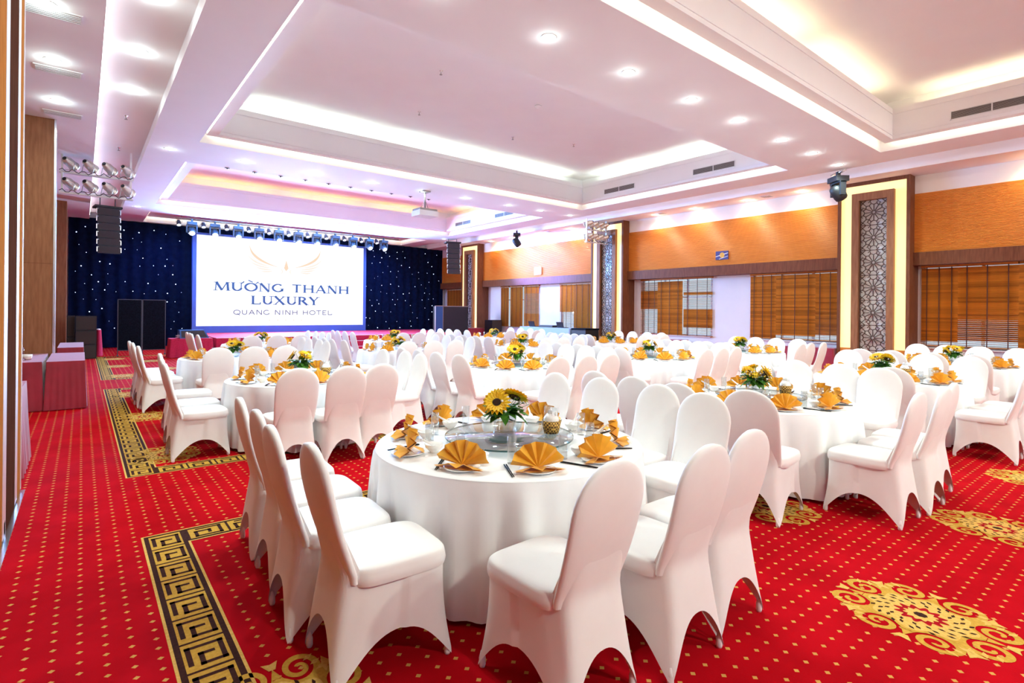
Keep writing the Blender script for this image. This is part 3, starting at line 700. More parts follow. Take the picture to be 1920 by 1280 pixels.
# PAR trusses both sides ----------------------------------------------
def par_truss(x0, x1, y, side, flip):
    o = thing('par_truss', 'white two-level bar frame carrying silver spotlights, ' + side, 'lighting frame', (0, y, 0))
    b = MB(); 
    for z in (4.17, 4.62): b.box(x0, x1, -.05, .05, z - .08, z - .04)
    for x in (x0 + .05, x1 - .05): b.box(x - .02, x + .02, -.03, .03, 4.1, 4.95 if side[0] == 'r' or x < .2 else 5.2)
    obj('frame', b, o, m='white_metal')
    c = MB(); n = 24
    for z in (4.17, 4.62):
        c.tube([(x0 + (x1 - x0) * i / n, -.07, z - .03 + .04 * math.sin(i * 1.9)) for i in range(n + 1)], .008, 5)
    obj('cable', c, o, m='black')
    k = 0
    for z, lv in ((4.62, 'upper'), (4.17, 'lower')):
        for i in range(4):
            x = x0 + .17 + (x1 - x0 - .3) * i / 3
            parcan((x, y, z + .17), ((-PI * .60), 0, -.55) if not flip else ((-PI * .60), 0, .5), 'silver spotlight can, %s on the %s level, %s frame' % (ORD[i], lv, side), .95, 'silver cans on the ' + side + ' frame')
par_truss(-.42, .92, 15.5, 'left', False)
par_truss(14.15, 15.3, 13.5, 'right', True)
# line arrays
def line_array(loc, rz, side, up=.155):
    o = thing('line_array_speaker', 'tall black line array speaker hanging at stage ' + side, 'speaker', loc, rz)
    f = MB(); f.box(-.36, .36, -.28, .28, -.06, 0); f.tube([(-.2, 0, 0), (-.2, 0, up)], .015, 6); f.tube([(.2, 0, 0), (.2, 0, up)], .015, 6); obj('fly_frame', f, o, m='black')
    me = None; z = -.07
    for i in range(6):
        b = MB(); h = .235
        b.add([(-.3, -.26, 0), (.3, -.26, 0), (.22, .24, .03), (-.22, .24, .03), (-.3, -.26, -h), (.3, -.26, -h), (.22, .24, -h + .03), (-.22, .24, -h + .03)], [(0, 1, 2, 3), (7, 6, 5, 4), (0, 4, 5, 1), (1, 5, 6, 2), (2, 6, 7, 3), (3, 7, 4, 0)])
        c = obj('cabinet', b, o, (0, -.012 * i * i * .4, z), m='black')
        g = MB(); g.box(-.27, .27, -.268, -.262, -h + .02, -.02); obj('grille', g, c, m='grille_dark')
        p = MB()
        for sx in (-1, 1): p.box(sx * .31 - .012, sx * .31 + .012, -.24, -.2, -h + .04, -.04); p.box(sx * .285 - .012, sx * .285 + .012, -.272, -.262, -.06, -.045)
        obj('rigging', p, c, m='chrome')
        z -= h + .012
    return o
line_array((.62, 21.95, 4.85), .12, 'left', .355); line_array((13.85, 21.95, 4.85), -.35, 'right')
moving_head((14.02, 5.17, 4.84), MHB, PI * .8, .9, 'black moving head light hanging beside the near lattice pillar', None, 1.25, .12)
moving_head((14.2, 17.5, 4.84), MHB, PI * .8, .9, 'black moving head light hanging in front of the lilac wall', None, 1.25, .12)
# projector
o = thing('projector', 'white projector hanging from the ceiling on a short pole', 'projector', (7.68, 13.67, 4.27))
b = MB(); b.box(-.30, .30, -.24, .24, .0, .15); obj('body', b, o, m='white_metal'); b = MB(); b.box(-.28, .28, -.22, .22, .15, .21); obj('top_cover', b, o, m='grille')
b = MB(); b.box(-.12, .12, -.12, .12, .70, .73); b.tube([(0, 0, .2), (0, 0, .7)], .025, 8); b.tube([(.22, .15, .2), (.03, 0, .42)], .01, 6); b.tube([(-.22, -.15, .2), (-.03, 0, .42)], .01, 6); obj('mount', b, o, m='grille')
obj('lens', MB().lathe([(.05, 0), (.05, .03), (0, .03)], 16, (.15, .24, .08), 'y'), o, m='black')

# ------------------------------------------------------------------ downlights
DLT = MB().lathe([(.075, 0), (.1, -.008), (.105, -.002), (.105, 0)], 24).mesh('trim_ring', 'white_metal')
DLL = MB().lathe([(.078, -.002), (0, -.003)], 24).mesh('lens', 'lamp'); DLW = MB().lathe([(.078, -.002), (0, -.003)], 24).mesh('lens', 'lamp_warm')
def downlight(x, y, z, energy, col, label, group, warm=False, sp=2.5, s_=1.0, glow=0):
    o = thing('downlight', label, 'downlight', (x, y, z), 0, group)
    obj('trim_ring', DLT, o, scale=(s_,) * 3); obj('lens', DLW if warm else DLL, o, scale=(s_,) * 3)
    l = lamp('bulb', 'SPOT', (0, 0, -.02), energy, col, o, None, .07, sp, .7)
    if glow: lamp('bulb_spill', 'POINT', (0, 0, -.09), glow, col, o, None, .04)
DXS = [1.44, 2.93, 4.52, 6.06, 7.62, 9.07, 10.75, 12.13, 13.51]
WH = (.74, .98, .93)
for r_, (y, nm) in enumerate(((4.98, 'near'), (13.67, 'middle'), (22.17, 'far'))):
    for i, x in enumerate(DXS):
        c_ = WH if r_ < 2 else (.6, .75, 1.0)
        downlight(x, y, 5.0, P['down'] * (1.0, .55, .15)[r_], c_, 'round recessed downlight, %s from left in the %s ceiling beam' % (ORD[i], nm), nm + ' beam downlights', glow=.25)
for i, x in enumerate((1.6, 4.4, 7.2, 10.0, 12.8)):     # unseen spots added behind the camera as front fill for the tables
    o = thing('downlight', 'added unseen fill spot behind the camera, %s from the left' % ORD[i], 'downlight', (x, -3.3, 5.0), 0, 'added fill spots behind the camera')
    obj('trim_ring', DLT, o); obj('lens', DLW, o)
    lamp('bulb', 'SPOT', (0, 0, -.03), P['rear'], (.86, .94, .80), o, (x * 0, 7.0, -4.2), .12, 2.2, .9).rotation_euler = Vector((0, 7.0, -4.4)).to_track_quat('-Z', 'Y').to_euler()
for i, y in enumerate((5.75, 7.5, 9.25, 10.98)):
    downlight(.62, y, 5.2, P['down_side'], WH, 'recessed light in the left ceiling channel, %s from camera' % ORD[i], 'left channel downlights', glow=P['glow'])
for i, y in enumerate((6.2, 7.93, 9.68, 11.53)):
    downlight(-.34, y, 4.95, P['down_side'], WH, 'recessed light in the left ceiling strip, %s from camera' % ORD[i], 'left strip downlights', glow=P['glow'])
wy = [-2.0, -.2, 1.9, 6.6, 8.15, 9.9, 11.4, 15.6, 17.4, 19.2, 21.0]
for i, y in enumerate(wy):
    downlight(15.45, y, 4.95, P['warm'], (1, .80, .52), 'warm recessed light washing the window wall, %s from camera' % ORD[i], 'warm wall lights', True, 2.6, .9, P['warm_glow'])
# grilles and ceiling bits
def grille(loc, L_, H_, axis, label, nsl=6):
    o = thing('air_grille', label, 'air vent', loc)
    f = MB(); s = MB()
    if axis == 'wall':     # on a wall facing -x
        f.box(-.012, 0, 0, L_, 0, .015); f.box(-.012, 0, 0, L_, H_ - .015, H_); f.box(-.012, 0, 0, .015, 0, H_); f.box(-.012, 0, L_ - .015, L_, 0, H_); f.box(-.012, 0, L_ / 2 - .01, L_ / 2 + .01, 0, H_)
        bk = MB().box(-.002, 0, .01, L_ - .01, .01, H_ - .01)
        obj('backing', bk, o, m='grille_dark')
        for i in range(nsl): z = .015 + (H_ - .03) * (i + .5) / nsl; obj('slat', MB().box(-.011, -.002, .012, L_ - .012, z - .005, z + .005), o, m='grille')
        obj('frame', f, o, m='white_metal')
    else:
        f.box(0, L_, 0, H_, -.012, 0); obj('frame', f, o, m='white_metal')
        obj('backing', MB().box(.02, L_ - .02, .02, H_ - .02, -.014, -.012), o, m='grille')
        for i in range(nsl): y = .02 + (H_ - .04) * (i + .5) / nsl; obj('slat', MB().box(.02, L_ - .02, y - .006, y + .006, -.02, -.014), o, m='white_metal')
for (y, nm) in ((7.1, 'near end of the middle coffer'), (10.25, 'far end of the middle coffer'), (1.6, 'right side of the near coffer'), (16.0, 'near end of the far coffer'), (18.9, 'far end of the far coffer')):
    grille((12.82, y, 5.27), 1.2, .17, 'wall', 'long grey air vent, ' + nm, 6)
for i, y in enumerate((8.0, 9.95, 12.15)):
    grille((-.56, y, 4.95), .54, .26, 'ceil', 'beige ceiling vent over the left aisle, %s from camera' % ORD[i], 5)
for i, y in enumerate((7.4, 11.0, 16.6)):
    grille((15.2, y, 4.95), .3, .3, 'ceil', 'small square ceiling vent by the windows, %s from camera' % ORD[i], 5)
def sprinkler(loc, i):
    o = thing('sprinkler', 'small ceiling sprinkler head, ' + i, 'sprinkler', loc)
    obj('rose', MB().lathe([(.035, 0), (.03, -.01), (.012, -.012), (.01, -.06), (0, -.06)], 12), o, m='chrome'); obj('deflector', MB().lathe([(0, -.068), (.028, -.07), (.028, -.074), (0, -.075)], 12), o, m='grille')
for l_, i in (((.62, 12.5, 5.2), 'left channel, near'), ((.62, 15.1, 5.2), 'left channel, far'), ((5.2, 8.7, 6.05), 'middle coffer, left'), ((5.9, 10.8, 6.05), 'middle coffer, far left'), ((8.6, 10.8, 6.05), 'middle coffer, far centre'), ((10.2, 10.2, 6.05), 'middle coffer, right'), ((9.6, 1.4, 6.05), 'near coffer'), ((5.0, 18.5, 6.05), 'far coffer')):
    sprinkler(l_, i)
o = thing('smoke_detector', 'round white smoke detector on the middle coffer ceiling', 'smoke detector', (7.7, 8.8, 6.05)); obj('housing', MB().lathe([(.075, 0), (.075, -.025), (.05, -.05), (0, -.052)], 20), o, m='white_metal'); obj('vent_ring', MB().lathe([(.076, -.012), (.078, -.016), (.076, -.02)], 20), o, m='grille')
for i in range(10):
    o = thing('ceiling_hook', 'tiny black ceiling hook, %s from left, by the far coffer' % ORD[i], 'hook', (2.73 + .62 * i, 14.58, 5.0), 0, 'black hooks along the far coffer edge')
    obj('plate', MB().box(-.05, .05, -.02, .02, -.012, 0), o, m='black'); obj('eyelet', MB().lathe([(.012, -.03), (.018, -.02), (.012, -.01)], 8), o, m='black')
# wall bits
o = thing('wall_plaque', 'small blue picture plaque with a gold disc on the reeded panel', 'plaque', (15.775, 8.93, 3.27))
obj('board', MB().box(-.02, .01, 0, .42, 0, .27), o, m=mat('plaque_blue', srgb(70, 70, 130), .4)); obj('disc', MB().lathe([(.085, -.024), (0, -.026)], 20, (0, .2, .14), 'x'), o, m='gold_l')
s = MB(); s.bar((-.023, .0, .2), (-.023, .42, .1), .02, .003, up=(1, 0, 0)); s.bar((-.023, .0, .1), (-.023, .3, .02), .015, .003, up=(1, 0, 0)); obj('streak', s, o, m='white_metal')
o = thing('wall_box', 'white wall-mounted box on the lilac lit wood panel', 'wall box', (15.775, 17.68, 3.2)); obj('cover', MB().box(-.05, .01, 0, .44, 0, .33), o, m='white_metal'); obj('door_line', MB().box(-.054, -.05, .12, .4, .03, .3), o, m='porcelain')

# ================================================================== SIDE FURNITURE
def draped_table(name, x0, x1, y0, y1, h, label, m='red_cloth', flare=.03, waves=1):
    o = thing(name, label, 'table', ((x0 + x1) / 2, (y0 + y1) / 2, 0))
    a, b = (x1 - x0) / 2, (y1 - y0) / 2
    def per(u):
        t = (u % 1) * 4; k = int(t); q = t - k
        return [(-a + 2 * a * q, -b), (a, -b + 2 * b * q), (a - 2 * a * q, b), (-a, b - 2 * b * q)][k]
    n = 120
    def fn(u, v):
        x, y = per(u); d = v * (flare + .018 * waves * math.sin(u * 2 * PI * 26)); r = math.hypot(x, y) or 1
        return (x + (1 if x > 0 else -1) * d * abs(x) / a, y + (1 if y > 0 else -1) * d * abs(y) / b, h - .008 - v * (h - .018))
    s = MB().grid(fn, n, 6, closed=True); obj('cloth_drape', s, o, m=m)
    obj('cloth_top', MB().box(-a, a, -b, b, h - .02, h), o, m=m)
    return o
draped_table('draped_table', -.42, .04, 10.74, 12.7, .745, 'dark red draped table at the front right of the left side pair', waves=.35)
draped_table('draped_table', -1.3, -.47, 10.78, 12.7, .745, 'dark red draped table with white cups in the left alcove', waves=.35)
draped_table('draped_table', -.4, .03, 14.55, 16.6, .73, 'small red draped table behind the big left pillar', waves=.35)
draped_table('draped_table', -1.2, -.45, 6.55, 7.6, .80, 'red draped table end half hidden by the left door frame')
CUP = MB().lathe([(0, 0), (.03, 0), (.042, .02), (.048, .07), (.045, .07), (.038, .02), (0, .012)], 20).mesh('bowl', 'porcelain')
GLS = MB().lathe([(0, 0), (.028, 0), (.028, .13), (.026, .13), (.026, .012), (0, .012)], 18).mesh('tumbler', 'glass')
for i, (x, y, m_, lb) in enumerate(((-.66, 11.3, CUP, 'white cup nearest the edge of the left alcove table'), (-.76, 11.33, CUP, 'white cup further in on the left alcove table'), (-.78, 12.0, GLS, 'clear glass on the left alcove table'))):
    tag(obj('cup' if m_ is CUP else 'drinking_glass', m_, None, (x, y, .745), scale=(1.2, 1.2, 1.2)), lb, 'cup' if m_ is CUP else 'glass')
# subwoofer stack
def speaker_box(loc, w_, d_, h_, rz, label, parts=2):
    o = thing('floor_speaker', label, 'speaker', loc, rz)
    for i in range(parts):
        z0 = h_ * i / parts + .006; z1 = h_ * (i + 1) / parts
        c = obj('cabinet', MB().box(-w_ / 2, w_ / 2, -d_ / 2, d_ / 2, z0, z1 - .006), o, m='black')
        obj('grille', MB().box(-w_ / 2 + .03, w_ / 2 - .03, -d_ / 2 - .012, -d_ / 2, z0 + .03, z1 - .04), c, m='grille_dark')
    return o
speaker_box((.10, 21.15, 0), .5, .6, 1.31, .0, 'black speaker stack with two cabinets beside the left pillar', 3)
speaker_box((-.27, 21.5, 0), .2, .5, 1.31, 0, 'narrow black speaker cabinet behind the left speaker stack', 2)
o = thing('drape_cloth', 'magenta drape hanging behind the left speaker stack', 'drape', (.42, 21.95, 0)); obj('folds', MB().grid(lambda u, v: (.1 * math.cos(2 * PI * u) * (1 - .5 * v) + .02 * math.sin(u * 60), .2 * math.sin(2 * PI * u), .01 + v * .84), 40, 6, True), o, m='stage_red'); obj('top_trim', MB().lathe([(.06, 0), (.05, .04), (0, .05)], 12, (0, 0, .84)), o, m='white_metal')
# folding screen panels
o = thing('folding_screen', 'black two-panel folding screen on thin legs in front of the curtain', 'screen', (.9, 21.75, 0))
for i in range(2):
    p = obj('fabric_panel', MB().box(.02 + .67 * i, .64 + .67 * i, -.02, .02, .18, 1.82), o, m='black_fab')
    f = MB(); x0, x1 = .67 * i, .67 * i + .66
    f.box(x0, x0 + .02, -.025, .025, 0, 1.85); f.box(x1 - .02, x1, -.025, .025, 0, 1.85); f.box(x0, x1, -.025, .025, 1.83, 1.85); f.box(x0, x1, -.025, .025, .16, .18); f.box(x0 - .01, x0 + .03, -.2, .2, 0, .02); f.box(x1 - .03, x1 + .01, -.2, .2, 0, .02)
    obj('panel_frame', f, p, m=mat('screen_edge', (.06, .07, .1), .4))
draped_table('draped_table', 2.18, 3.35, 19.9, 20.6, .60, 'magenta draped table carrying the stage monitor', 'stage_red', .05)
o = thing('stage_monitor', 'black wedge stage monitor lying on the magenta draped table', 'speaker', (2.85, 20.3, .60), .1)
b = MB(); b.add([(-.42, -.2, 0), (.42, -.2, 0), (.42, .2, 0), (-.42, .2, 0), (-.42, -.12, .27), (.30, -.12, .27), (.30, .12, .27), (-.42, .12, .27)], [(3, 2, 1, 0), (4, 5, 6, 7), (0, 1, 5, 4), (1, 2, 6, 5), (2, 3, 7, 6), (3, 0, 4, 7)]); obj('cabinet', b, o, m='flight')
g = MB(); g.add([(-.38, -.206, .03), (.36, -.206, .03), (.27, -.135, .24), (-.38, -.135, .24)], [(0, 1, 2, 3)]); obj('grille', g, o, m='grille_dark')
o = thing('cable_coil', 'white coiled cable with plug lying on the magenta table', 'cable', (2.45, 20.2, .605)); s = MB()
s.tube([(.1 * math.cos(t * .5), .1 * math.sin(t * .5), .01 + .004 * t) for t in range(30)], .01, 5); obj('coil', s, o, m='white_metal'); obj('plug', MB().lathe([(0, 0), (.03, 0), (.03, .07), (0, .08)], 10, (.1, 0, .1)), o, m='white_metal')
# right stage side
o = thing('flight_case', 'tall black equipment cabinet with a blue side panel by the stage', 'cabinet', (13.5, 21.6, 0))
b = MB(); b.box(-.62, .75, -.45, .45, .05, 1.78); obj('case', b, o, m='black'); obj('side_panel', MB().box(-1.02, -.63, -.45, -.4, .05, 1.78), o, m='flight'); f = MB(); f.box(-1.03, -1.01, -.46, -.39, .0, 1.8); f.box(-.64, -.62, -.46, -.39, .0, 1.8); f.box(-1.03, -.62, -.46, -.39, 1.77, 1.8); f.box(-.62, .75, -.47, -.45, 1.76, 1.79); f.box(-.6, .7, -.4, .4, 0, .06); obj('edge_frame', f, o, m='grille')
speaker_box((15.55, 20.9, 0), .66, .5, 1.15, .1, 'black floor speaker in the corner right of the far pillar', 2)
draped_table('draped_table', 14.35, 15.3, 21.3, 22.0, .74, 'dark red draped table at the foot of the far pillar')
# control desk
dk = draped_table('control_desk', 14.5, 15.2, 14.6, 17.6, .94, 'pale blue draped control desk in front of the reddish blinds', 'blue_cloth', .02, .5)
o = thing('equipment_rack', 'black equipment case at the right end of the control desk', 'equipment case', (14.75, 14.1, 0)); obj('case', MB().box(-.3, .4, -.35, .35, 0, .9), o, m='black'); obj('lid', MB().box(-.32, .42, -.37, .37, .9, .96), o, m='black_fab')
def laptop(loc, rz, label):
    o = thing('laptop', label, 'laptop', loc, rz); obj('keyboard_base', MB().box(-.18, .18, -.13, .13, 0, .02), o, m='black')
    s = MB().box(-.18, .18, -.01, .01, 0, .22); s.xf(Matrix.Translation((0, .13, .02)) @ Matrix.Rotation(-.3, 4, 'X')); obj('lid', s, o, m='black')
laptop((14.8, 15.3, .94), PI / 2, 'dark laptop on the right half of the control desk'); laptop((14.8, 17.0, .94), PI / 2, 'dark laptop on the left half of the control desk')
o = thing('mixing_console', 'low black mixing console on the control desk', 'mixer', (14.85, 16.1, .94)); obj('chassis', MB().box(-.25, .25, -.4, .4, 0, .08), o, m='black'); obj('fader_strip', MB().box(-.2, .2, -.35, .35, .08, .09), o, m='grille')
for (y0, y1, lb) in ((10.4, 10.95, 'short dark red bench under the open blinds'), (5.74, 7.05, 'dark red bench against the wall left of the near pillar'), (.9, 2.5, 'dark red bench under the blinds at the right edge')):
    draped_table('wall_bench', 15.35, 15.9, y0, y1, .68, lb)['category'] = 'bench'

# ================================================================== CHAIRS
TABLE_H = .73
def sup(t, n):
    c_, s_ = math.cos(t), math.sin(t)
    return (math.copysign(abs(c_) ** (2 / n), c_), math.copysign(abs(s_) ** (2 / n), s_))
def sq(u, n):
    t = (u % 1) * 4; k = int(t); q = 2 * (t - k) - 1
    a, b = [(1, q), (-q, 1), (-1, -q), (q, -1)][k]
    r = 1 / (abs(a) ** n + abs(b) ** n) ** (1 / n)
    return a * r, b * r
BACK_Y = lambda z: -.215 - .135 * max(0, (z - .45)) / .55 - .02 * math.sin(PI * min(1, max(0, (z - .45) / .55)))
def chair_meshes():
    m = {}
    N_ = 64
    def topp(t):
        x, y = sq(t, 5); hw = .218 if y > 0 else .205
        return x * hw, y * .225 + .0
    def botp(t):
        x, y = sq(t, 9); hw = .245 + (.0 if y > 0 else -.012)
        return x * hw, -.04 + y * .29
    def fn(u, v):
        tx, ty = topp(u); bx, by = botp(u); xn, yn = sq(u, 9)
        if abs(yn) >= abs(xn) - 1e-6: q = abs(xn); Hh = .20 if yn > 0 else .23
        else: q = abs(yn); Hh = .19
        q = min(1, q / .922)
        hb = .006 + Hh * max(0, 1 - q ** 2.3)
        rear = 0
        if yn < -.5: rear = max(0, 1 - abs(xn / .97) ** 6)
        zt = .45 + .35 * rear; z = zt + (hb - zt) * v
        k = max(0, (.45 - z) / .45); e = k ** 1.15; pin = 1 - .05 * math.sin(PI * min(1, k))
        X_, Y_ = (tx + (bx - tx) * e) * pin, (ty + (by - ty) * e) * (1 if yn < 0 else pin)
        if rear > 0:
            xs = xn / .93
            if z >= .46: yr = BACK_Y(z) - .010 - .10 * max(0, .8 - z); xr = xs * .19
            else: q2 = (.46 - z) / .46; y0_ = BACK_Y(.46) - .044; yr = y0_ + (by - y0_) * q2 ** .95; xr = xs * .19 + (bx - xs * .19) * q2 ** .9
            X_ = X_ * (1 - rear) + xr * rear; Y_ = Y_ * (1 - rear) + yr * rear
        return (X_, Y_, z)
    s = MB().grid(fn, 96, 16, closed=True); m['skirt'] = s.mesh('skirt', 'fabric')
    def seat(u, v):
        t = 2 * PI * u
        if v < .35: k = v / .35; r = 1.0 + .02 * math.sin(PI * k); z = .415 + .05 * k
        else: k = (v - .35) / .65; r = math.cos(k * PI / 2) ** .35 if k < 1 else 0; z = .465 + .035 * math.sin(k * PI / 2) ** .6
        x, y = sup(t, 5); return (x * .222 * r, y * .228 * r + .002, z)
    m['seat'] = MB().grid(seat, 40, 12, closed=True).mesh('seat', 'fabric')
    def back(u, v):
        t = 2 * PI * u; z0, z1 = .43, 1.0; sp_ = .62
        if v < .6: z = z0 + (z1 - .2 - z0) * v / .6; hw = .196 + .018 * math.sin(min(1, v / .6) * PI / 2); th_ = .030
        else: a = (v - .6) / .4 * PI / 2; z = z1 - .2 + .2 * math.sin(a); hw = .214 * max(.0, math.cos(a)) ** .92; th_ = .030 * (.25 + .75 * math.cos(a) ** .5 if a < PI / 2 else .25)
        x, y = sup(t, 2.6); return (x * hw, BACK_Y(z) + y * th_, z)
    m['backrest'] = MB().grid(back, 32, 22, closed=True).mesh('backrest', 'fabric')
    f = MB(); f.lathe([(0, 0), (.012, .0), (.015, .01), (.015, .04), (.008, .07), (0, .075)], 10); m['foot_pocket'] = f.mesh('foot_pocket', 'fabric')
    return m
CM = chair_meshes()
FEET = [(-.211, .214), (.211, .214), (-.199, -.292), (.199, -.292)]
def clear(x, y, rz, c):
    f = Vector((-math.sin(rz), math.cos(rz))); sd = Vector((f.y, -f.x)); p = Vector((x, y)); c = Vector(c)
    for _ in range(60):
        if all((p + f * .225 + sd * k - c).length > .885 for k in (-.16, -.08, 0, .08, .16)): break
        p -= f * .01
    return p.x, p.y
def chair(x, y, rz, label, group):
    o = thing('banquet_chair', label, 'chair', (x, y, 0), rz, group)
    for k in ('skirt', 'seat', 'backrest'): obj(k, CM[k], o)
    for fx, fy in FEET: obj('foot_pocket', CM['foot_pocket'], o, (fx, fy, .0))
    return o
# ================================================================== TABLES + SETTINGS
def table_meshes(R=.85):
    H_ = TABLE_H; m = {}
    def fn(u, v):
        t = 2 * PI * u; w_ = math.sin(t * 17) * .7 + math.sin(t * 29 + 1.3) * .5 + math.sin(t * 9 + 2) * .35
        k = min(1, max(0, (v - .06) / .94)); r = R + .012 * math.sin(min(1, v / .06) * PI / 2) + .012 * k + .05 * w_ * k ** .55
        z = H_ - .004 - .02 * (v / .06 if v < .06 else 1) - (H_ - .05) * k * (1 if v > .06 else 0)
        return (r * math.cos(t), r * math.sin(t), max(z, .012 + .012 * (1 + math.sin(t * 11))))
    m['cloth_drape'] = MB().grid(fn, 200, 14, closed=True).mesh('cloth_drape', 'cloth')
    m['cloth_top'] = MB().lathe([(R + .004, H_ - .006), (R - .005, H_), (R * .5, H_), (.001, H_)], 96).mesh('cloth_top', 'cloth')
    return m
TM = table_meshes()
def napkin_mesh():
    s = MB(); n = 6; r = .12; piv = (0, 0, .012); arc = []
    for i in range(2 * n + 1):
        a = math.radians(8 + 164 * i / (2 * n)); d = .02 if i % 2 else -.016
        rr = r * (1 + (.03 if i % 2 else -.02)); z = .012 + rr * math.sin(a) * .96
        arc.append((rr * 1.12 * math.cos(a), d - .22 * (z - .012), z))
    s.add([piv] + arc, [(0, i + 1, i + 2) for i in range(2 * n)])
    arc2 = [(x * .96, y - .012, z * .97) for x, y, z in arc]
    s.add([(0, -.012, .012)] + arc2, [(0, i + 2, i + 1) for i in range(2 * n)])
    # folded stand / flared foot towards the diner
    s.add([(0, -.02, .014), (-.13, .045, .012), (-.09, .075, .02), (-.03, .05, .03), (0, .07, .016), (.05, .05, .03), (.10, .07, .018), (.132, .035, .012)], [(0, 2, 1), (0, 3, 2), (0, 4, 3), (0, 5, 4), (0, 6, 5), (0, 7, 6)])
    s.add([(0, -.02, .01), (-.13, .045, .006), (-.03, .055, .006), (.05, .055, .006), (.132, .035, .006)], [(0, 1, 2), (0, 2, 3), (0, 3, 4)])
    s.add([(0, .0, .05), (-.05, -.085, .008), (.05, -.085, .008)], [(0, 1, 2)])
    return s.mesh('napkin', 'napkin')
NAP = napkin_mesh()
PLT = MB().lathe([(0, 0), (.05, 0), (.06, .004), (.098, .014), (.1, .017), (.095, .017), (.058, .008), (0, .007)], 32).mesh('plate', 'porcelain')
BWL = MB().lathe([(0, 0), (.025, 0), (.028, .008), (.05, .03), (.058, .052), (.055, .052), (.046, .03), (.02, .012), (0, .011)], 28).mesh('bowl', 'porcelain')
TALL = MB().lathe([(0, 0), (.026, 0), (.027, .15), (.025, .15), (.024, .014), (0, .014)], 20).mesh('glass_body', 'glass')
cs = MB()
for dx in (-.006, .006): cs.tube([(dx, -.11, .006), (dx * .7, .11, .006)], [.0042, .0026], 6)
CHOP = cs.mesh('chopsticks', mat('black_lacquer_wood', (.008, .007, .007), .75, spec=.15))
SPN = MB().grid(lambda u, v: ((u - .5) * (.03 if v < .4 else .014), v * .13, .012 + .03 * v + .012 * (2 * u - 1) ** 2), 5, 8).mesh('spoon', 'porcelain')
def leaf(mb, base, d, L_, w_, droop, roll=0):
    d = Vector(d).normalized(); sd = d.cross(Vector((0, 0, 1))); sd = sd.normalized() if sd.length > 1e-4 else Vector((1, 0, 0))
    vs = []
    for i in range(5):
        t = i / 4; p = Vector(base) + d * (L_ * t) + Vector((0, 0, -droop * t * t)); h = w_ / 2 * math.sin(PI * min(.98, t + .05)) ** .8
        vs += [p - sd * h + Vector((0, 0, .006)), p, p + sd * h + Vector((0, 0, .006))]
    fs = []
    for i in range(4):
        for k in (0, 1): a = 3 * i + k; fs.append((a, a + 1, a + 4, a + 3))
    mb.add(vs, fs, True)
def sunflower(core_r, L_, n=17):
    p = MB()
    for ring, (nn, k, tz) in enumerate(((n, 1.0, .25), (n, .85, .6))):
        for i in range(nn):
            a = 2 * PI * (i + .5 * ring) / nn; d = Vector((math.cos(a), math.sin(a), tz)); leaf(p, d * core_r * .75, d, L_ * k, L_ * .42, .012)
    c = MB().lathe([(core_r, -.004), (core_r * 1.05, .008), (core_r * .7, .016), (0, .012)], 18)
    return p.mesh('sunflower', 'petal'), c.mesh('flower_core', 'flower_core')
SFP, SFC = sunflower(.032, .058)
def foliage_mesh(seed, n=46):
    r = random.Random(seed); s = MB()
    for i in range(n):
        a = r.uniform(0, 2 * PI); e = r.uniform(-.35, .75)
        d = Vector((math.cos(a) * math.cos(e), math.sin(a) * math.cos(e), math.sin(e)))
        leaf(s, (d.x * .03, d.y * .03, .13 + d.z * .02), d, r.uniform(.07, .12), r.uniform(.035, .075), r.uniform(.02, .06))
    for i in range(18):
        a = r.uniform(0, 2 * PI); e = r.uniform(.3, 1.2); d = Vector((math.cos(a) * math.cos(e), math.sin(a) * math.cos(e), math.sin(e)))
        s.tube([(0, 0, .12), Vector((0, 0, .13)) + d * r.uniform(.1, .16)], .0016, 4)
    return s.mesh('foliage', 'leaf')
FOL = [foliage_mesh(i) for i in range(3)]
filler = MB(); rf = random.Random(5)
for i in range(26):
    a = rf.uniform(0, 2 * PI); rr = rf.uniform(.05, .13); z = .15 + rf.uniform(0, .09); filler.lathe([(0, -.008), (.009, 0), (0, .008)], 6, (rr * math.cos(a), rr * math.sin(a), z))
FIL = filler.mesh('filler_flowers', 'porcelain')
VAS = MB().lathe([(0, 0), (.062, 0), (.068, .12), (.065, .12), (.058, .012), (0, .012)], 24).mesh('vase', 'glass')
def flowers(x, y, z, rz, label, variant):
    o = thing('flower_arrangement', label, 'flowers', (x, y, z), rz, 'table flower arrangements')
    o.scale = (1.2, 1.2, 1.05); obj('vase', VAS, o); obj('foliage', FOL[variant % 3], o); obj('filler_flowers', FIL, o)
    spots = [((-.075, -.03, .2), (-.6, -.9)), ((.06, -.01, .215), (-.45, .5)), ((0, .07, .2), (.7, .2)), ((-.02, -.09, .17), (-1.0, 0))]
    for i, (p, (rx, ry)) in enumerate(spots[:(4 if variant % 2 else 3)]):
        f = obj('sunflower', SFP, o, p, (-rx, ry, i)); obj('flower_core', SFC, f)
    return o
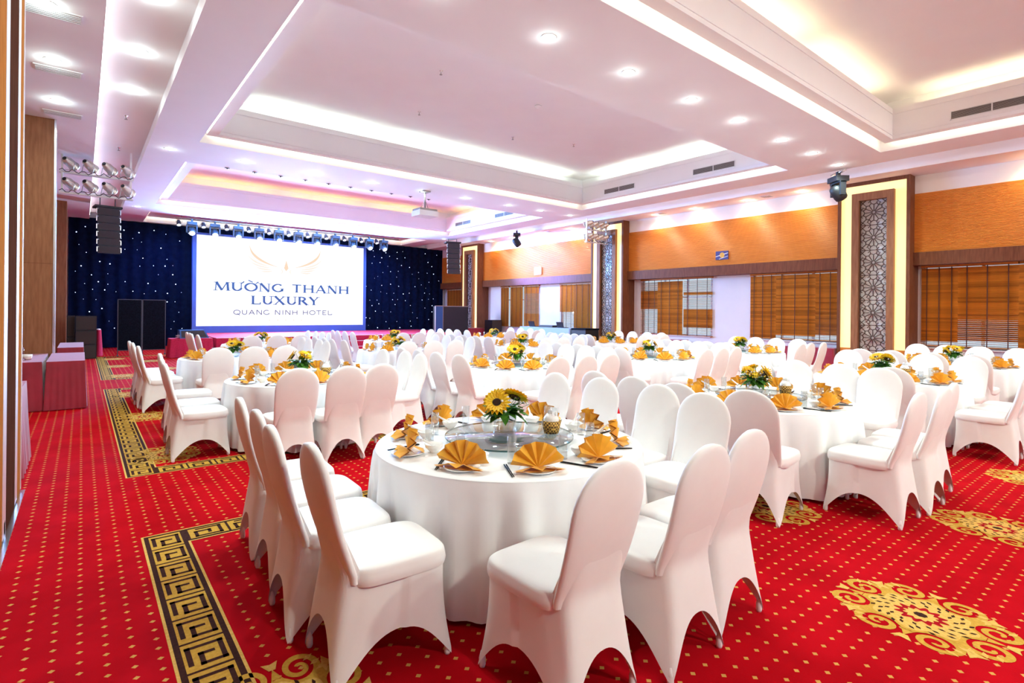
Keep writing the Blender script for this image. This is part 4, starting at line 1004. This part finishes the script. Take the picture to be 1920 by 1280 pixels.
def basket(x, y, z, rz, label):
    o = thing('tissue_basket', label, 'basket', (x, y, z), rz, 'tissue baskets')
    b = MB(); b.lathe([(0, .002), (.048, 0), (.056, .03), (.066, .085), (.062, .085), (.053, .03), (.046, .006), (0, .006)], 24); obj('basket', b, o, m='basket')
    t = MB(); r = random.Random(2)
    for i in range(9):
        a = i * .7; rr = .012 + .004 * i; t.add([(rr * math.cos(a), rr * math.sin(a), .03), (rr * math.cos(a + 1.4), rr * math.sin(a + 1.4), .03), (1.15 * rr * math.cos(a + 1.1), 1.15 * rr * math.sin(a + 1.1), .13 + .035 * r.random()), (1.15 * rr * math.cos(a + .3), 1.15 * rr * math.sin(a + .3), .14 + .035 * r.random())], [(0, 1, 2, 3)])
    t.lathe([(.055, .05), (.052, .1), (.03, .13), (0, .12)], 9); obj('tissues', t, o, m='porcelain')
SUS = MB().lathe([(0, .03), (.418, .03), (.42, .033), (.42, .039), (.418, .042), (0, .042)], 72).mesh('glass_disc', 'plate_glass')
SUE = MB().lathe([(.4205, .031), (.4205, .041)], 72).mesh('disc_edge', 'susan_edge')
SUB = MB().lathe([(.15, 0), (.16, .004), (.16, .026), (.15, .03), (0, .03)], 48).mesh('turntable_base', mat('turntable_base', (.55, .62, .72), .3))
RT = .85
def lay_table(cx, cy, tname, full, var, sides, nset=10, phase=0.0):
    o = thing('banquet_table', 'round table under a white cloth, the ' + tname, 'table', (cx, cy, 0), var * .7, 'round banquet tables')
    for k in ('cloth_drape', 'cloth_top'): obj(k, TM[k], o)
    z = TABLE_H
    if full:
        s = thing('lazy_susan', 'round glass lazy susan on the ' + tname, 'lazy susan', (cx, cy, z), 0, 'glass lazy susans')
        obj('turntable_base', SUB, s); obj('glass_disc', SUS, s); obj('disc_edge', SUE, s)
    zt = z + (.042 if full else 0)
    flowers(cx - .0, cy + .05, zt, var * 1.3, 'sunflower centrepiece in a glass vase on the ' + tname, var)
    cr = Vector((cx, cy)); ang0 = math.atan2(-cy, -cx)     # towards the room entrance where the camera stands
    right = Vector((math.cos(YAW), -math.sin(YAW)))
    bp = cr + right * .28 + Vector((-math.sin(YAW), -math.cos(YAW))) * -.05
    basket(bp.x, bp.y, zt, .3, 'woven basket with white tissues on the ' + tname)
    for i in range(nset):
        a = ang0 + 2 * PI * (i + .5) / nset + phase + random.uniform(-.05, .05)
        d = Vector((math.cos(a), math.sin(a))); tn = Vector((-d.y, d.x)); pl = 'seat %s clockwise from the camera, %s' % (ORD[(nset - 1 - i)], tname)
        p = cr + d * .70; rz = a - PI / 2
        gr = 'settings on the ' + tname
        tag(obj('plate', PLT, None, (p.x, p.y, z), (0, 0, 0)), 'white side plate, ' + pl, 'plate', gr) if full else None
        tag(obj('napkin', NAP, None, (p.x, p.y, z + (.009 if full else 0)), (0, 0, rz + random.uniform(-.35, .35)), scale=(1.12,) * 3), 'gold fan napkin, ' + pl, 'napkin', gr)
        q = cr + d * .52 - tn * .10
        g = thing('drinking_glass', 'tall clear glass, ' + pl, 'glass', (q.x, q.y, z), 0, gr); obj('glass_body', TALL, g)
        if full:
            q = cr + d * .545 + tn * .03
            g = thing('soup_bowl', 'white bowl with spoon, ' + pl, 'bowl', (q.x, q.y, z), rz + .6, gr); obj('bowl', BWL, g); obj('spoon', SPN, g, (0, .015, .025), (.25, 0, 0))
            q = cr + d * .67 - tn * .15
            tag(obj('chopsticks', CHOP, None, (q.x, q.y, z), (0, 0, rz + .15 + random.uniform(-.2, .2))), 'pair of black chopsticks, ' + pl, 'chopsticks', gr)
    names = {4: ['nearest', 'second', 'third', 'farthest'], 3: ['first', 'middle', 'last'], 5: ['nearest', 'second', 'third', 'fourth', 'farthest']}
    for side, lst in sides.items():
        for i, (x, y, r) in enumerate(lst):
            nm = names.get(len(lst), ORD)[i]
            x, y = clear(x, y, r, (cx, cy))
            chair(x, y, r, 'white covered chair, %s on the %s side of the %s' % (nm, side, tname), 'chairs around the banquet tables')
# chairs stand in straight files left and right of each table and a row on the entrance side
OFF = .30     # chair origin in front of the back top
def std_sides(cx, cy, rows=True, left=4, right=4, near=3):
    j = lambda a=.03: random.uniform(-a, a)
    s = {}
    s['left'] = [(cx - 1.09 + j(), cy - .47 + .5 * i + j(), -PI / 2 + j(.06)) for i in range(left)]
    s['right'] = [(cx + 1.10 + j(), cy - .58 + .51 * i + j(), PI / 2 + j(.06)) for i in range(right)]
    s['near'] = [(cx - .52 + .5 * i + j(), cy - 1.12 + j(), j(.06)) for i in range(near)]
    return s
def from_tops(pts, rz, jit=.03):
    out = []
    for (x, y) in pts:
        f = Vector((-math.sin(rz), math.cos(rz))) * .345
        out.append((x + f.x, y + f.y, rz + random.uniform(-jit, jit)))
    return out
LFT, RGT, NER = -PI / 2, PI / 2, 0.0
T = {}
T1 = {'left': from_tops([(.79, 2.35), (.80, 2.83), (.79, 3.33), (.81, 3.84)], LFT - .04), 'near': from_tops([(1.63, 1.39), (2.17, 1.36), (2.63, 1.37)], .03),
      'right': from_tops([(3.46, 2.18), (3.53, 2.67), (3.55, 3.23), (3.53, 3.74)], RGT)}
T2 = {'left': from_tops([(4.08, 2.07)], -1.42) + from_tops([(3.96, 2.62), (3.96, 3.12), (3.96, 3.62)], LFT), 'near': from_tops([(4.91, 1.32), (5.42, 1.25), (5.88, 1.245)], 0), 'right': from_tops([(6.84, 2.08), (6.9, 2.5), (6.9, 3.0), (6.9, 3.5)], RGT)}
T3 = {'left': from_tops([(.76, 6.66), (.755, 7.26), (.78, 8.15)], LFT), 'near': from_tops([(1.68, 5.62), (2.15, 5.56), (2.53, 5.50)], 0.02), 'right': from_tops([(3.43, 6.42), (3.43, 6.92), (3.43, 7.42)], RGT)}
lay_table(2.20, 2.77, 'leftmost front-row table', True, 0, T1, phase=-.08)
lay_table(5.32, 2.66, 'second front-row table', True, 1, T2)
lay_table(8.45, 2.50, 'third front-row table', True, 2, std_sides(8.45, 2.5))
lay_table(11.8, 2.45, 'rightmost front-row table', True, 3, std_sides(11.8, 2.45))
lay_table(2.14, 6.85, 'leftmost second-row table', True, 4, T3)
lay_table(5.33, 6.50, 'second table of the second row', True, 5, std_sides(5.33, 6.5))
lay_table(8.42, 6.30, 'third table of the second row', True, 6, std_sides(8.42, 6.3))
lay_table(11.5, 6.15, 'rightmost second-row table', True, 7, std_sides(11.5, 6.15))
lay_table(2.10, 10.4, 'leftmost third-row table', False, 8, std_sides(2.1, 10.4))
lay_table(5.32, 10.5, 'second table of the third row', False, 9, std_sides(5.32, 10.5))
lay_table(8.62, 10.3, 'third table of the third row', False, 10, std_sides(8.62, 10.3))
lay_table(11.7, 10.1, 'rightmost third-row table', False, 11, std_sides(11.7, 10.1))
lay_table(3.40, 14.0, 'left stage-side table', False, 12, std_sides(3.4, 14.0))
lay_table(6.95, 14.0, 'middle stage-side table', False, 13, std_sides(6.95, 14.0))
lay_table(10.5, 14.0, 'right stage-side table', False, 14, std_sides(10.5, 14.0))
# wash from the stage heads onto the lilac wall bay
lamp('wall_wash', 'SPOT', (10.4, 23.3, 4.6), P['wash'], (.26, .26, 1.0), bar, (15.8, 18.0, 3.75), .25, .5, .9).location = (10.4, -.4, 4.6)
